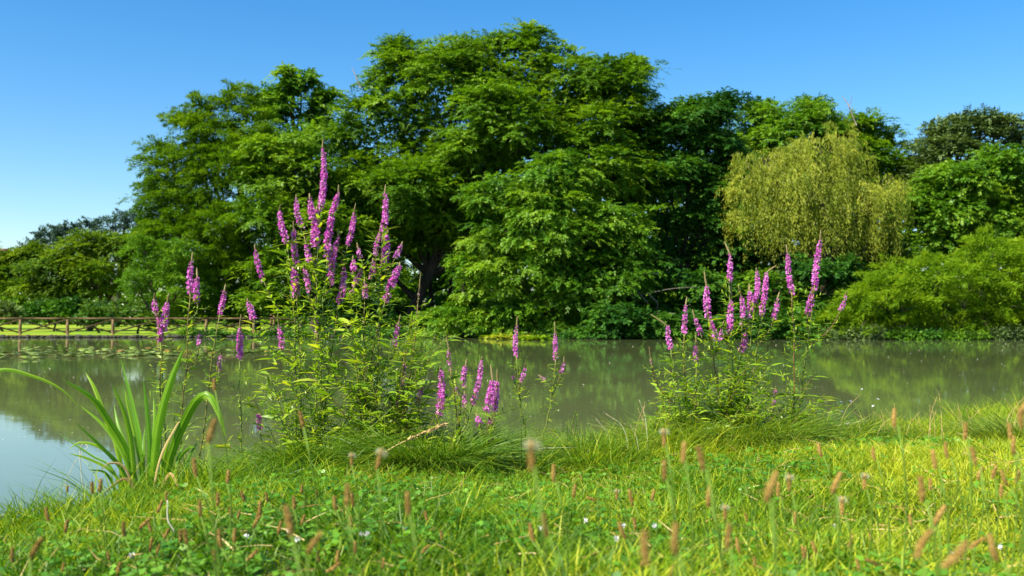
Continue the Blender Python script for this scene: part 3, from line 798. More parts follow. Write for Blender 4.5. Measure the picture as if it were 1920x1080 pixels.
def specks():
    rng = np.random.default_rng(71)
    n = 900
    py = 640 + 190 * rng.random(n) ** 1.6; px = rng.uniform(-60, 1980, n)
    Y = CAMZ * F / (py - 605)
    P = np.stack([(px - 960) / F * Y, Y, np.full(n, .008)], 1)
    ok = (Y > shore(P[:, 0]) + .3) & (Y < fshore(P[:, 0]) - .4); P = P[ok]; n = len(P)
    a = rng.uniform(0, 6.3, n); D = np.stack([np.cos(a), np.sin(a), rng.uniform(0, .25, n)], 1)
    s = np.clip(rng.uniform(.0012, .003, n) * P[:, 1], .006, .07)
    Q = leaf_quads(P, nrm(D), np.tile(np.array((0, 0, 1.0)), (n, 1)), s, s * .55)
    tag(quads_obj('floating_debris', Q, M['speck'], None, rng.random(n)), 'scattered pale specks of seed and leaf floating on the pond', 'floating debris', kind='stuff')
specks()
for px, py, L, lab, mt, tn in [(1555, 745, .11, 'reddish-brown leaf floating on the water right of the flower clump', 'dry', .1), (1545, 757, .07, 'dark curled leaf floating just below the reddish one', 'dry', .0), (1620, 655, .2, 'pale leaf floating near the far tamarisk', 'speck', .8)]:
    Y = CAMZ * F / (py - 605); p = PX(px, py, Y); p[2] = .006
    rg = np.random.default_rng(int(px))
    n1 = np.array([p - (L / 2, 0, 0)]); D = np.array([(1.0, .1, .03)])
    Q = ribbons(n1, nrm(D), np.array([(0, 0, .12)]), L, L * .4, [.05, .7, 1, .8, .05], np.array([(0, .1, 1.0)]))
    tag(quads_obj('floating_leaf', Q, M[mt], None, np.full(len(Q), tn)), lab, 'floating leaf')
PADG = 'floating leaf mats at the pinnate tree'
for k, (px, py, wd) in enumerate([(955, 635, 1.1), (1003, 637, .7), (930, 634, .6)]):
    Y = CAMZ * F / (py + 1 - 605); c = PX(px, py, Y); c[2] = .03; rg = np.random.default_rng(90 + k)
    n = 420; P = c + np.stack([rg.normal(0, wd * .45, n), rg.normal(0, .25, n), rg.uniform(0, .14, n)], 1)
    Q = leaf_quads(P, nrm(rg.normal(0, 1, (n, 3)) * (1, 1, .25)), nrm(rg.normal(0, .3, (n, 3)) + (0, 0, 1)), .22, .14)
    tag(quads_obj('floating_plant', Q, M['willow' if k == 0 else 'tam'], None, rg.random(n)), ['yellowing low plant at the waterline under the pinnate tree', 'small green plant patch at the waterline right of the yellowing one', 'small plant patch at the waterline left of the yellowing one'][k], 'water plant', PADG)

# ------------------------------------------------------------------ near bank grass
def bank_points(rng, n, x0=-3.6, x1=4.6, y0=.9, y1=8.2, margin=.02, power=1.0):
    x = rng.uniform(x0, x1, n * 2); y = y0 + (y1 - y0) * rng.random(n * 2) ** power
    ok = (y < shore(x) - margin) & (np.abs(x) < .56 * y + 1.0)
    x, y = x[ok][:n], y[ok][:n]
    return np.stack([x, y, ground_z(x, y)], 1)

def grass():
    rng = np.random.default_rng(80)
    P = bank_points(rng, 210000)
    n = len(P)
    d = shore(P[:, 0]) - P[:, 1]
    tuft = .5 + .5 * np.sin(P[:, 0] * 5.1 + 1.3 * np.sin(P[:, 1] * 3.7)) * np.sin(P[:, 1] * 4.3 + P[:, 0] * 1.7)
    L = (.035 + .06 * rng.random(n)) * (.6 + .9 * tuft)
    L *= np.where(d < .7, 1.6, 1.0)
    # taller tufts: clusters of longer arching blades
    nt = 1100
    T = bank_points(rng, nt); nb = 55
    ex = rng.uniform(-3.2, 5.2, 330); E = np.stack([ex, shore(ex) - rng.random(330) ** 1.6 * .8, ex * 0], 1)
    T = np.concatenate([T, E])
    td = shore(T[:, 0]) - T[:, 1]
    tl = rng.uniform(.07, .15, len(T)) * np.where(td < .8, rng.uniform(1.0, 2.1, len(T)) * np.where((T[:, 0] > 1.9) & (T[:, 0] < 2.9), .7, 1), 1.0) * np.where(T[:, 1] < 2.2, .75, 1) * np.where((T[:, 0] > .1) & (td > .8), .75, 1)
    P2 = np.repeat(T, nb, 0); a2 = rng.uniform(0, 2 * np.pi, len(P2)); r2 = .045 * np.sqrt(rng.random(len(P2)))
    P2[:, 0] += np.cos(a2) * r2; P2[:, 1] += np.sin(a2) * r2
    P2[:, 1] = np.minimum(P2[:, 1], shore(P2[:, 0]) + .02); P2[:, 2] = ground_z(P2[:, 0], P2[:, 1])
    a = np.concatenate([rng.uniform(0, 2 * np.pi, n), a2 + rng.normal(0, .5, len(P2))])
    L = np.concatenate([L, np.repeat(tl, nb) * rng.uniform(.5, 1.2, len(P2))])
    lean = np.concatenate([np.abs(rng.normal(.45, .3, n)), rng.uniform(.05, .8, len(P2))])
    bend = np.concatenate([np.full(n, .35), np.full(len(P2), .5)])
    P = np.concatenate([P, P2]); n = len(P)
    D = nrm(np.stack([np.cos(a) * lean, np.sin(a) * lean, np.ones(n)], 1))
    B = np.stack([np.cos(a) * bend, np.sin(a) * bend, -bend * 1.3 * rng.random(n)], 1)
    Nn = np.stack([np.cos(a), np.sin(a), np.zeros(n)], 1) + rng.normal(0, .5, (n, 3))
    W = rng.uniform(.0022, .0048, n)
    Q = ribbons(P, D, B, L, W, [1, .95, .7, .05], Nn)
    tint = np.clip(.25 + .40 * (1 / (1 + np.exp(-3 * (P[:, 0] - .1)))) + .12 * np.sin(P[:, 0] * 1.9) * np.sin(P[:, 1] * 1.3) + rng.normal(0, .23, n), 0, 1)  # yellower to the right: partly plant mix, partly sunlit side painted into the tint
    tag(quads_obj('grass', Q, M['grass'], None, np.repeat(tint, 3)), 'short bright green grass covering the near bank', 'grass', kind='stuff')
    # dead straw lying in the sward and along the margin
    P = bank_points(rng, 15000); n = len(P); dd = shore(P[:, 0]) - P[:, 1]
    P = P[(rng.random(n) < np.where(dd < .8, 1, .35))]; n = len(P)
    P[:, 2] += rng.uniform(.004, .05, n); a = rng.uniform(0, 6.3, n)
    D = nrm(np.stack([np.cos(a), np.sin(a), rng.normal(.12, .3, n)], 1))
    Q = ribbons(P, D, np.stack([rng.normal(0, .2, n), rng.normal(0, .2, n), -.25 * rng.random(n)], 1), rng.uniform(.05, .14, n), rng.uniform(.0018, .0036, n), [1, .9, .1], None)
    tag(quads_obj('dry_grass', Q, M['dry'], None, np.repeat(rng.random(n), 2)), 'dead straw blades lying through the near bank grass', 'dry grass', kind='stuff')
    # low clover and broad leaves
    P = bank_points(rng, 26000); n = len(P)
    keep = (np.sin(P[:, 0] * 3.1 + 2) * np.sin(P[:, 1] * 2.7) + rng.normal(0, .5, n) - .55 * np.tanh(P[:, 0])) > -.1
    P = P[keep]; n = len(P)
    P[:, 2] += rng.uniform(.015, .075, n)
    P3 = np.repeat(P, 3, 0); a = np.repeat(rng.uniform(0, 6.3, n), 3) + np.tile([0, 2.09, 4.19], n)
    D = nrm(np.stack([np.cos(a), np.sin(a), rng.normal(.15, .25, 3 * n)], 1))
    N = nrm(rng.normal(0, .35, (3 * n, 3)) + (0, 0, 1))
    s = np.repeat(rng.uniform(.011, .024, n), 3)
    Q = leaf_quads(P3, D, N, s, s * .95, .6)
    tag(quads_obj('clover', Q, M['clover'], None, np.repeat(np.clip(rng.normal(.5, .2, n), 0, 1), 3)), 'low clover leaves spread through the grass of the near bank', 'clover', kind='stuff')
grass()

def tussock(label, px, py, Y, R, L, n, seed, mat='sedge', tint0=.5, droop=.75):
    rng = np.random.default_rng(seed)
    c = PX(px, py, Y); c[2] = float(ground_z(c[0], Y)) 
    root_r = R * .45
    a = rng.uniform(0, 6.3, n); rr = root_r * np.sqrt(rng.random(n))
    P = np.stack([c[0] + np.cos(a) * rr, c[1] + np.sin(a) * rr * .8, np.zeros(n)], 1)
    P[:, 1] = np.minimum(P[:, 1], shore(P[:, 0]) + .05)
    P[:, 2] = ground_z(P[:, 0], P[:, 1]) - .005
    a2 = a + rng.normal(0, .7, n)
    lean = rng.uniform(.15, 1.0, n)
    D = nrm(np.stack([np.cos(a2) * lean, np.sin(a2) * lean, np.ones(n)], 1))
    B = np.stack([np.cos(a2) * .45, np.sin(a2) * .45, -droop * rng.uniform(.4, 1.1, n)], 1)
    L *= 1.25; ln = L * rng.uniform(.5, 1.15, n)
    Q = ribbons(P, D, B, ln, rng.uniform(.003, .0058, n), [.9, 1, .9, .6, .05], np.stack([np.cos(a2), np.sin(a2), np.zeros(n)], 1) * .7 + rng.normal(0, .4, (n, 3)))
    tint = np.clip(rng.normal(tint0, .2, n), 0, 1)
    o = quads_obj('grass_tussock', Q, M[mat], None, np.repeat(tint, 4))
    return tag(o, label, 'grass tussock', 'tussocks along the near bank')
tussock('wide dark mounded grass tussock at the water right of the tall flower clump', 805, 905, 4.45, .5, .32, 5200, 101, tint0=.42)
tussock('grass tussock at the foot of the tallest loosestrife clump', 575, 890, 4.55, .55, .33, 5200, 102, tint0=.42)
tussock('low bright grass tussock on the bank left of the right flower clump', 1110, 885, 4.95, .36, .22, 2600, 103, tint0=.65)
tussock('shaggy yellow-green tussock under the right flower clump', 1400, 865, 5.25, .62, .30, 5600, 104, tint0=.58)
tussock('small pale tussock between the single stems and the dark mound', 965, 880, 4.9, .3, .2, 1800, 105, tint0=.6)
tussock('thin grass tussock right of the iris leaves', 405, 905, 4.3, .26, .22, 1200, 106, tint0=.62)
tussock('long-bladed tussock at the far right of the bank', 1560, 855, 5.6, .36, .24, 2000, 107, tint0=.5)
tussock('tall grass tussock at the right edge of the photo', 1925, 850, 5.5, .5, .20, 1600, 108, tint0=.7, droop=.4)
tussock('ragged grass tussock on the bank below the right stretch of water', 1720, 850, 5.8, .4, .15, 1500, 109, tint0=.6)
tussock('small dark tussock at the left among broad leaves', 455, 940, 3.9, .25, .16, 1200, 110, tint0=.3)

tussock('tallest ragged tussock rising at the right edge of the bank', 1895, 835, 5.9, .9, .12, 1800, 111, tint0=.7, droop=.35)
tussock('airy tussock on the bank between the right clump and the right edge', 1640, 850, 5.75, .45, .16, 1600, 112, tint0=.62)
tussock('green tussock at the foot of the low leaning loosestrife group', 905, 880, 4.75, .4, .2, 2400, 113, tint0=.45)
tussock('lush grass tussock left of the tallest clump', 500, 885, 4.6, .45, .27, 3400, 114, tint0=.42)
tussock('bright tussock at the left foot of the right clump', 1250, 870, 5.2, .48, .27, 3400, 115, tint0=.7)

def broadleaf_rosette(label, px, py, Y, n, L, seed, tint=.4):
    rng = np.random.default_rng(seed)
    c = PX(px, py, Y); c[2] = float(ground_z(c[0], Y))
    a = np.linspace(0, 6.28, n, endpoint=False) + rng.normal(0, .25, n)
    D = nrm(np.stack([np.cos(a), np.sin(a), rng.uniform(.35, 1.1, n)], 1)); B = np.stack([np.cos(a) * .2, np.sin(a) * .2, -.5 * np.ones(n)], 1)
    P = np.tile(c + (0, 0, .0), (n, 1)) + rng.normal(0, .02, (n, 3)) * (1, 1, 0)
    Q = ribbons(P, D, B, L * rng.uniform(.7, 1.2, n), L * rng.uniform(.32, .48, n), [.1, .25, .9, 1, .75, .05], np.stack([np.cos(a), np.sin(a), np.full(n, 2.0)], 1))
    o = quads_obj('broad_leaf_plant', Q, M['clover'], None, np.repeat(np.clip(rng.normal(tint, .12, n), 0, 1), 5), True)
    tag(o, label, 'weed', 'broad-leaved weeds in the grass')
for i, (lab, px, py, Y, n, L) in enumerate([
    ('broad-leaved weed just right of the iris base', 350, 955, 3.6, 11, .11), ('broad-leaved weed below the iris at the left', 170, 985, 3.3, 13, .09),
    ('broad-leaved weed at the left water edge', 60, 990, 3.3, 12, .09), ('broad-leaved weed before the tall clump', 600, 915, 4.0, 9, .10),
    ('broad-leaved weed right of the mounded tussock', 930, 930, 3.9, 9, .09), ('broad-leaved weed at the bottom near the left centre', 370, 1070, 1.9, 8, .10),
    ('broad-leaved weed at the bottom right of centre', 1170, 1050, 2.1, 7, .08), ('pale broad-leaved weed on the right lawn', 1750, 985, 2.9, 8, .06),
    ('broad-leaved weed at the right water edge', 1790, 865, 5.2, 12, .11), ('broad-leaved weed by the single stems', 1010, 870, 4.9, 12, .10), ('broad-leaved weed left of the right clump', 1215, 885, 4.8, 12, .10)]):
    broadleaf_rosette(lab, px, py, Y, n, L, 120 + i, .35 if i < 3 else .55)

# ------------------------------------------------------------------ iris
def strip_leaf(name, pxpts, Y, wpx, root, mat, tint, seed, dy=0.0, k=14):
    rng = np.random.default_rng(seed)
    n = len(pxpts)
    P = np.array([PX(x, y, Y + dy * (i / (n - 1)) ** 1.3) for i, (x, y) in enumerate(pxpts)])
    P[0][2] = min(P[0][2], float(ground_z(P[0][0], P[0][1])) + .01)
    C = smooth_poly(P, k)
    tan = nrm(np.gradient(C, axis=0))
    ang = rng.uniform(-.5, .5)
    view = np.array((math.sin(ang), -math.cos(ang), .15))
    S = nrm(np.cross(tan, view))
    t = np.linspace(0, 1, k)
    wd = .64 * wpx * Y / F * np.interp(t, [0, .15, .45, .75, .92, 1], [.75, .95, 1, .75, .35, .03])
    ridge = nrm(np.cross(S, tan))
    m = 8
    u = np.linspace(-1, 1, m + 1)
    V = C[:, None] + S[:, None] * (wd[:, None] * .5 * u[None])[..., None] + ridge[:, None] * (wd[:, None] * .12 * (1 - np.abs(u))[None] + wd[:, None] * .012 * (np.arange(m + 1) % 2)[None])[..., None]
    V = V.reshape(-1, 3)
    fs = []
    for i in range(k - 1):
        for j in range(m):
            q = i * (m + 1) + j
            fs += [q, q + 1, q + m + 2, q + m + 1]
    tt = np.full(k - 1, tint) if np.isscalar(tint) else np.interp(t[:-1], [0, 1], tint)
    tt = np.clip(tt[:, None] + rng.normal(0, .13, m)[None] + rng.normal(0, .03, (k - 1, m)) - .25 * (np.abs(u[:-1] + 1 / m) < .2)[None], 0, 1).ravel()
    return mesh_obj(name, V, fs, 4, mat, root, tt, False)

def iris():
    Y = 3.78
    b = PX(278, 928, Y); b[2] = float(ground_z(b[0], Y))
    root = thing('iris_plant', 'yellow flag iris with broad sword leaves, one bent over, at the water edge left', 'iris', b)
    LV = [([(285, 915), (292, 840), (304, 770), (324, 705), (346, 650)], 25, .0, .62), ([(279, 915), (281, 850), (277, 783), (269, 712)], 16, .05, .55),
          ([(267, 915), (263, 840), (250, 765), (226, 672)], 15, .1, .4), ([(255, 912), (247, 840), (233, 775), (210, 720)], 15, -.05, .6),
          ([(265, 918), (238, 850), (205, 793), (172, 746), (118, 712)], 21, -.12, .5), ([(247, 910), (222, 850), (200, 790), (178, 730), (160, 698)], 14, .08, .75),
          ([(261, 922), (228, 880), (190, 838), (141, 792)], 12, -.1, .5), ([(246, 915), (212, 882), (170, 853), (108, 812)], 8, .1, .3),
          ([(300, 925), (322, 850), (348, 787), (371, 748), (392, 742), (410, 775), (424, 821)], 25, -.1, .7),
          ([(318, 905), (332, 865), (345, 830)], 9, .1, .5), ([(334, 905), (352, 865), (372, 826)], 9, .06, .35), ([(297, 915), (306, 870), (318, 825)], 14, -.1, .85),
          ([(262, 915), (244, 860), (222, 800), (214, 760)], 12, .14, .45), ([(272, 918), (268, 860), (272, 800)], 11, .16, .3), ([(292, 918), (300, 880), (299, 820)], 12, .14, .35),
          ([(250, 920), (215, 890), (170, 862), (128, 850)], 9, -.05, .9), ([(240, 918), (205, 895), (165, 880)], 8, -.1, .5),
          ([(288, 918), (286, 850), (290, 790), (288, 745)], 12, .12, .65), ([(258, 918), (234, 860), (196, 800), (150, 760)], 11, .02, .7), ([(276, 920), (258, 840), (240, 760), (234, 730)], 11, .03, .6), ([(308, 918), (330, 872), (352, 842), (366, 838)], 9, -.05, .5), ([(252, 920), (222, 872), (186, 838), (150, 830), (130, 842)], 9, -.02, .8)]
    for i, (p, wpx, dy, tn) in enumerate(LV):
        strip_leaf('leaf', p, Y + .03 * (i % 3), wpx, root, M['irisl'], tn, 200 + i, dy)
    for i, (p, wp) in enumerate([([(270, 918), (240, 900), (215, 908), (196, 925)], 9), ([(290, 920), (316, 890), (330, 905), (338, 925)], 9), ([(262, 920), (236, 880), (208, 868), (190, 880)], 7), ([(282, 920), (300, 860), (330, 800), (338, 790)], 6)]):
        strip_leaf('dead_leaf', p, Y - .04, wp, root, M['dry'], .3 + .15 * i, 260 + i, -.06)
    b2 = PX(-130, 990, 3.5); b2[2] = float(ground_z(b2[0], 3.5))
    r2 = thing('iris_plant', 'iris leaf arching in from beyond the left edge, tip drooping over the water', 'iris', b2)
    strip_leaf('leaf', [(-130, 985), (-110, 850), (-70, 730), (0, 694), (60, 705), (112, 728), (148, 762)], 3.5, 11, r2, M['irisl'], [.4, .95], 231, 0.1, 22)
    strip_leaf('leaf', [(-135, 985), (-140, 860), (-125, 740)], 3.5, 18, r2, M['irisl'], .5, 232, 0)
    strip_leaf('leaf', [(-140, 985), (-160, 880), (-190, 780)], 3.5, 16, r2, M['irisl'], .4, 233, 0)
iris()

# ------------------------------------------------------------------ purple loosestrife
def flower_spike(root, top, bot, wpx, Y, rng, tip=None, dens=1.0, nbuds_below=0):
    """top, bot, tip: photo pixels of the flowering part"""
    s = Y / F
    dyy = rng.normal(0, .03)
    A = PX(*bot, Y + dyy); T = PX(*top, Y + dyy + rng.normal(0, .02))
    ln = np.linalg.norm(T - A)
    ax = (T - A) / ln
    u = nrm(np.cross(ax, np.array((.2, 1, .1)))); v = np.cross(ax, u)
    Rr = wpx * s * .46
    bow = nrm(u * rng.normal() + v * rng.normal()) * ln * .045
    nw = max(3, int(ln / .0115))
    fl = 8
    tt = (np.arange(nw) + .5) / nw
    n = nw * fl
    t = np.clip(np.repeat(tt, fl) + rng.normal(0, .35 / nw, n), 0, 1)
    a = np.tile(np.linspace(0, 2 * np.pi, fl, endpoint=False), nw) + np.repeat(rng.uniform(0, 6.3, nw), fl) + rng.normal(0, .2, n)
    ph = rng.uniform(0, 6.3, 2); keep = rng.random(n) < dens * (.80 + .3 * np.sin(t * ln * 70 + ph[0]) * np.sin(t * ln * 23 + ph[1])) * np.where(t < rng.uniform(.05, .38), rng.uniform(.3, .8), 1)
    t, a = t[keep], a[keep]; n = len(t)
    taper = np.interp(t, [0, .15, .6, .9, 1], [.9, 1, .92, .72, .5]) * rng.uniform(.8, 1.12, n)
    rad = np.cos(a)[:, None] * u + np.sin(a)[:, None] * v
    P = A + ax * (ln * t)[:, None] + bow * (4 * t * (1 - t))[:, None] + rad * (Rr * .42 * taper)[:, None]
    fd = nrm(rad + ax * .45 + rng.normal(0, .2, (n, 3)))
    npet = 6
    e1 = nrm(np.cross(fd, rng.normal(size=(n, 3)))); e2 = np.cross(fd, e1)
    pa = np.tile(np.linspace(0, 2 * np.pi, npet, endpoint=False), (n, 1)) + rng.normal(0, .2, (n, npet))
    D = nrm((np.cos(pa)[..., None] * e1[:, None] + np.sin(pa)[..., None] * e2[:, None]) + fd[:, None] * rng.uniform(.25, .9, (n, npet, 1)) + rng.normal(0, .15, (n, npet, 3)))
    m = n * npet
    N = nrm(np.repeat(fd, npet, 0) + rng.normal(0, .5, (m, 3)))
    L = Rr * .52 * np.repeat(taper, npet) * rng.uniform(.8, 1.2, m)
    Q = leaf_quads(np.repeat(P, npet, 0), D.reshape(m, 3), N, L, L * rng.uniform(.36, .5, m), .6)
    tint = np.clip(np.repeat(rng.normal(.5, .2, n), npet) + rng.normal(0, .12, m), 0, 1)
    sp = quads_obj('flower_spike', Q, M['petal'], root, tint)
    # calyces and stalk inside the spike, and the green-brown bud tip above it
    mb = MB()
    tipP = PX(*tip, Y + dyy) if tip is not None else T + ax * .02
    lnb = np.linalg.norm(tipP - T)
    axis = np.vstack([A + ax * (ln * q) + bow * 4 * q * (1 - q) for q in np.linspace(0, 1, 6)] + [T + (tipP - T) * q for q in (.35, .7, 1.0)])
    mb.tube(axis, [Rr * .16] * 6 + [Rr * .24, Rr * .17, Rr * .05], 6, .4)
    nb = int(lnb / .0035) + int(ln / .006)
    q = rng.random(nb) * (ln + lnb)
    cpos = np.where((q < ln)[:, None], A + ax * q[:, None], T + (tipP - T) / max(lnb, 1e-4) * (q - ln)[:, None])
    aa = rng.uniform(0, 6.3, nb); rd = np.cos(aa)[:, None] * u + np.sin(aa)[:, None] * v
    sz = np.where(q < ln, .0085, .0065 * (1 - .6 * np.clip((q - ln) / max(lnb, 1e-4), 0, 1)))
    Qb = leaf_quads(cpos + rd * Rr * .12, nrm(rd + ax * .9), nrm(np.cross(rd, ax) + rng.normal(0, .3, (nb, 3))), sz, sz * .6)
    mb.add(Qb.reshape(-1, 3), np.arange(nb * 4).reshape(-1, 4), np.clip(rng.normal(.5, .25, nb), 0, 1))
    o = mb.build('bud_tip', M['bud'], None, False, origin=base_of(root))
    o.location = (0, 0, 0); o.parent = sp
    return A, ax

def leaf_pairs(line, rng, spacing, L, W, out, up=.55, start=.02, end=1.0, shoots=.0):
    """opposite lanceolate leaves along a stem polyline -> appended ribbon quads"""
    seg = np.linalg.norm(np.diff(line, axis=0), axis=1); cum = np.concatenate([[0], np.cumsum(seg)]); tot = cum[-1]
    ss = np.arange(start * tot, end * tot, spacing) ; ss = ss + rng.normal(0, spacing * .15, len(ss)); ss = np.clip(ss, 0, tot * .999)
    if len(ss) == 0: return
    P = np.stack([np.interp(ss, cum, line[:, k]) for k in range(3)], 1)
    tan = nrm(np.stack([np.interp(np.minimum(ss + .01, tot), cum, line[:, k]) for k in range(3)], 1) - P + (0, 0, 1e-5))
    a0 = np.arange(len(ss)) * 1.57 + rng.uniform(0, 6.3) + rng.normal(0, .3, len(ss))
    for sg in (0, np.pi):
        a = a0 + sg
        h = np.stack([np.cos(a), np.sin(a), np.zeros(len(a))], 1)
        D = nrm(h + tan * (up + rng.normal(0, .2, (len(a), 1))))
        ll = L * rng.uniform(.6, 1.2, len(a))
        out.append((P, D, h * .15 + np.array((0, 0, -.32)) * rng.uniform(.4, 1.3, (len(a), 1)), ll, W * rng.uniform(.8, 1.2, len(a)) * ll / L, tan))
        if shoots:
            k = rng.random(len(a)) < shoots
            for rep in range(4):
                pp = P[k] + D[k] * (.02 + .012 * rep); jit = rng.normal(0, .7, (k.sum(), 3))
                out.append((pp, nrm(D[k] + tan[k] * .5 + jit), np.tile(np.array((0, 0, -.2)), (k.sum(), 1)), ll[k] * .55, W * .55 * np.ones(k.sum()), tan[k]))

def loosestrife(label, base, Y, spikes, mains, shoots=0, seed=0, leafL=.085, spacing=.027, fulln=1.0, hts=(.15, .6), wide=.15):
    """spikes: (tip, top, bottom, width px, density); mains: indices whose stem runs to the ground"""
    rng = np.random.default_rng(seed)
    b = PX(*base, Y); b[2] = float(ground_z(b[0], Y))
    root = thing('loosestrife_plant', label, 'loosestrife', b, 'purple loosestrife on the near bank')
    leaves = []
    lines = {}
    def add_stem(line, r0, r1):
        mb = MB(); mb.tube(line, np.linspace(r0, r1, len(line)), 6, rng.uniform(.1, .8))
        mb.build('stem', M['lstem'], root)
    for i in mains:
        tip, top, bot, wp, de = spikes[i][:5]
        A = PX(*bot, Y); T = PX(*top, Y)
        ax = nrm(A - T)
        g = b + np.array((rng.normal(0, .05) + .12 * (A[0] - b[0]), rng.normal(0, .05), -.02))
        h = np.linalg.norm(A - g)
        c1 = A + ax * h * .3
        ln = bez(g, (c1 + g) / 2 * .3 + c1 * .7, A, 14) + rng.normal(0, .003, (14, 3))
        ln[-1] = A
        lines[i] = ln
        add_stem(ln, .0048, .0026)
        leaf_pairs(ln, rng, spacing, leafL, leafL * .175, leaves, start=.05, shoots=.55 * fulln)
    for i, sp in enumerate(spikes):
        tip, top, bot, wp, de = sp[:5]
        flower_spike(root, top, bot, wp, Y, rng, tip, de)
        if i in lines: continue
        A = PX(*bot, Y)
        best = min(lines.values(), key=lambda l: np.min(np.abs(l[:, 0] - A[0]) + .15 * np.abs(l[:, 2] - A[2])) if l[-1][2] > A[2] - .25 else 9)
        want = A[2] - .08 - 1.0 * np.min(np.abs(best[:, 0] - A[0]))
        k = int(np.argmin(np.abs(best[:, 2] - want)))
        st = best[k]
        T = PX(*top, Y); ax = nrm(A - T)
        ln = bez(st, A + ax * np.linalg.norm(A - st) * .55, A, 9)
        add_stem(ln, .0028, .002)
        leaf_pairs(ln, rng, spacing * .75, leafL * .7, leafL * .17, leaves, start=.1, shoots=.2)
    nlow = int(shoots * .8) if shoots > 3 else 0
    for k in range(shoots + nlow):
        a = rng.uniform(0, 6.3); g = b + np.array((math.cos(a) * .08, math.sin(a) * .08, 0))
        H = rng.uniform(*hts) if k < shoots else rng.uniform(.12, .32); sp_ = rng.uniform(-wide, wide)
        e = g + np.array((sp_ + rng.normal(0, .05), rng.normal(0, .08), H))
        ln = bez(g, (g + e) / 2 + np.array((-sp_ * .3, 0, H * .15)), e, 8)
        add_stem(ln, .0032, .0012)
        leaf_pairs(ln, rng, spacing * 1.15, leafL * 1.1, leafL * .17, leaves, start=.26, shoots=.3 * fulln)
    P, D, B, L, W, T = [np.concatenate([x[j] if np.ndim(x[j]) else np.array([x[j]]) for x in leaves]) for j in range(6)]
    Q = ribbons(P, D, B, L, W, [.25, 1, .75, .04], T + rng.normal(0, .25, T.shape))
    tint = np.clip(rng.normal(.5, .2, len(P)), 0, 1)
    quads_obj('foliage', Q, M['lleaf'], root, np.repeat(tint, 3))
    return root

loosestrife('tallest loosestrife clump, many magenta spikes with one far above the rest', (590, 875), 4.8, [
    ((606, 260), (605, 278), (599, 396), 20, 1.0), (None, (594, 394), (590, 464), 27, 1.1), ((526, 383), (524, 396), (538, 457), 20, .9), ((555, 364), (556, 373), (565, 427), 19, .85),
    ((580, 362), (581, 371), (586, 412), 20, .95), ((635, 346), (635, 362), (613, 490), 22, 1), ((667, 381), (664, 399), (652, 460), 18, .95), ((550, 414), (551, 429), (556, 496), 20, .9),
    ((570, 442), (575, 457), (583, 494), 20, 1), ((635, 431), (634, 446), (620, 534), 20, .95), ((645, 492), (645, 503), (635, 567), 20, .95), (None, (551, 502), (556, 560), 25, 1.05),
    ((570, 495), (571, 503), (580, 548), 18, .6), ((477, 458), (479, 470), (495, 527), 18, .9), (None, (465, 566), (474, 600), 20, 1), (None, (592, 562), (590, 628), 13, .4), ((521, 584), (523, 612), (527, 656), 18, .95)],
    [0, 2, 5, 11, 10], shoots=24, seed=301, hts=(.3, .85), wide=.36)
loosestrife('bushy loosestrife just right of the tallest, crowned by one thick magenta spike', (705, 880), 4.75, [
    ((723, 345), (722, 363), (718, 434), 20, 1), ((714, 418), (712, 438), (705, 478), 17, .9), ((729, 429), (725, 440), (716, 508), 25, 1.1), ((750, 490), (749, 498), (723, 563), 24, 1.05),
    ((755, 452), (753, 459), (741, 484), 17, .9), (None, (671, 462), (677, 484), 15, .9), (None, (662, 486), (662, 512), 18, 1), ((683, 521), (684, 531), (684, 560), 17, 1), (None, (699, 490), (696, 523), 18, .8),
    (None, (677, 506), (659, 548), 18, .7), ((751, 588), (748, 605), (741, 652), 17, 1), (None, (709, 615), (709, 640), 12, .4), (None, (592, 600), (594, 625), 11, .3)],
    [0, 3, 7], shoots=22, seed=302, hts=(.3, .74), wide=.34)
loosestrife('slim loosestrife behind the iris leaves with six magenta spikes', (322, 880), 4.55, [
    ((361, 472), (360, 490), (357, 556), 20, .95), ((369, 500), (370, 520), (371, 573), 21, .95), ((290, 549), (290, 561), (293, 590), 17, .9), ((317, 549), (314, 568), (306, 620), 23, 1.05),
    ((423, 532), (421, 546), (412, 590), 18, .9), (None, (374, 626), (373, 650), 15, .8), ((415, 655), (414, 666), (411, 697), 14, .8), (None, (297, 595), (300, 640), 19, .95)],
    [0, 7, 4, 3], shoots=11, seed=303, leafL=.062, fulln=.8)
loosestrife('single loosestrife stem with one upright spike left of the tallest clump', (500, 880), 4.7, [((452, 589), (450, 615), (449, 675), 21, 1.05)], [0], shoots=1, seed=304, leafL=.062)
loosestrife('very short loosestrife with a small magenta tuft low by the water', (505, 870), 4.75, [(None, (484, 776), (487, 804), 19, 1.1)], [0], shoots=0, seed=305, leafL=.04)
loosestrife('budding loosestrife without open flowers, tall and leafy', (762, 870), 4.7, [((789, 509), (786, 540), (783, 575), 9, .03), ((817, 625), (812, 640), (808, 660), 7, .02), ((758, 660), (758, 680), (755, 724), 15, .5), (None, (743, 733), (748, 764), 15, .6), ((795, 710), (792, 727), (782, 754), 17, .7)], [0, 2], shoots=4, seed=306, leafL=.078, fulln=1.3, hts=(.3, .6))
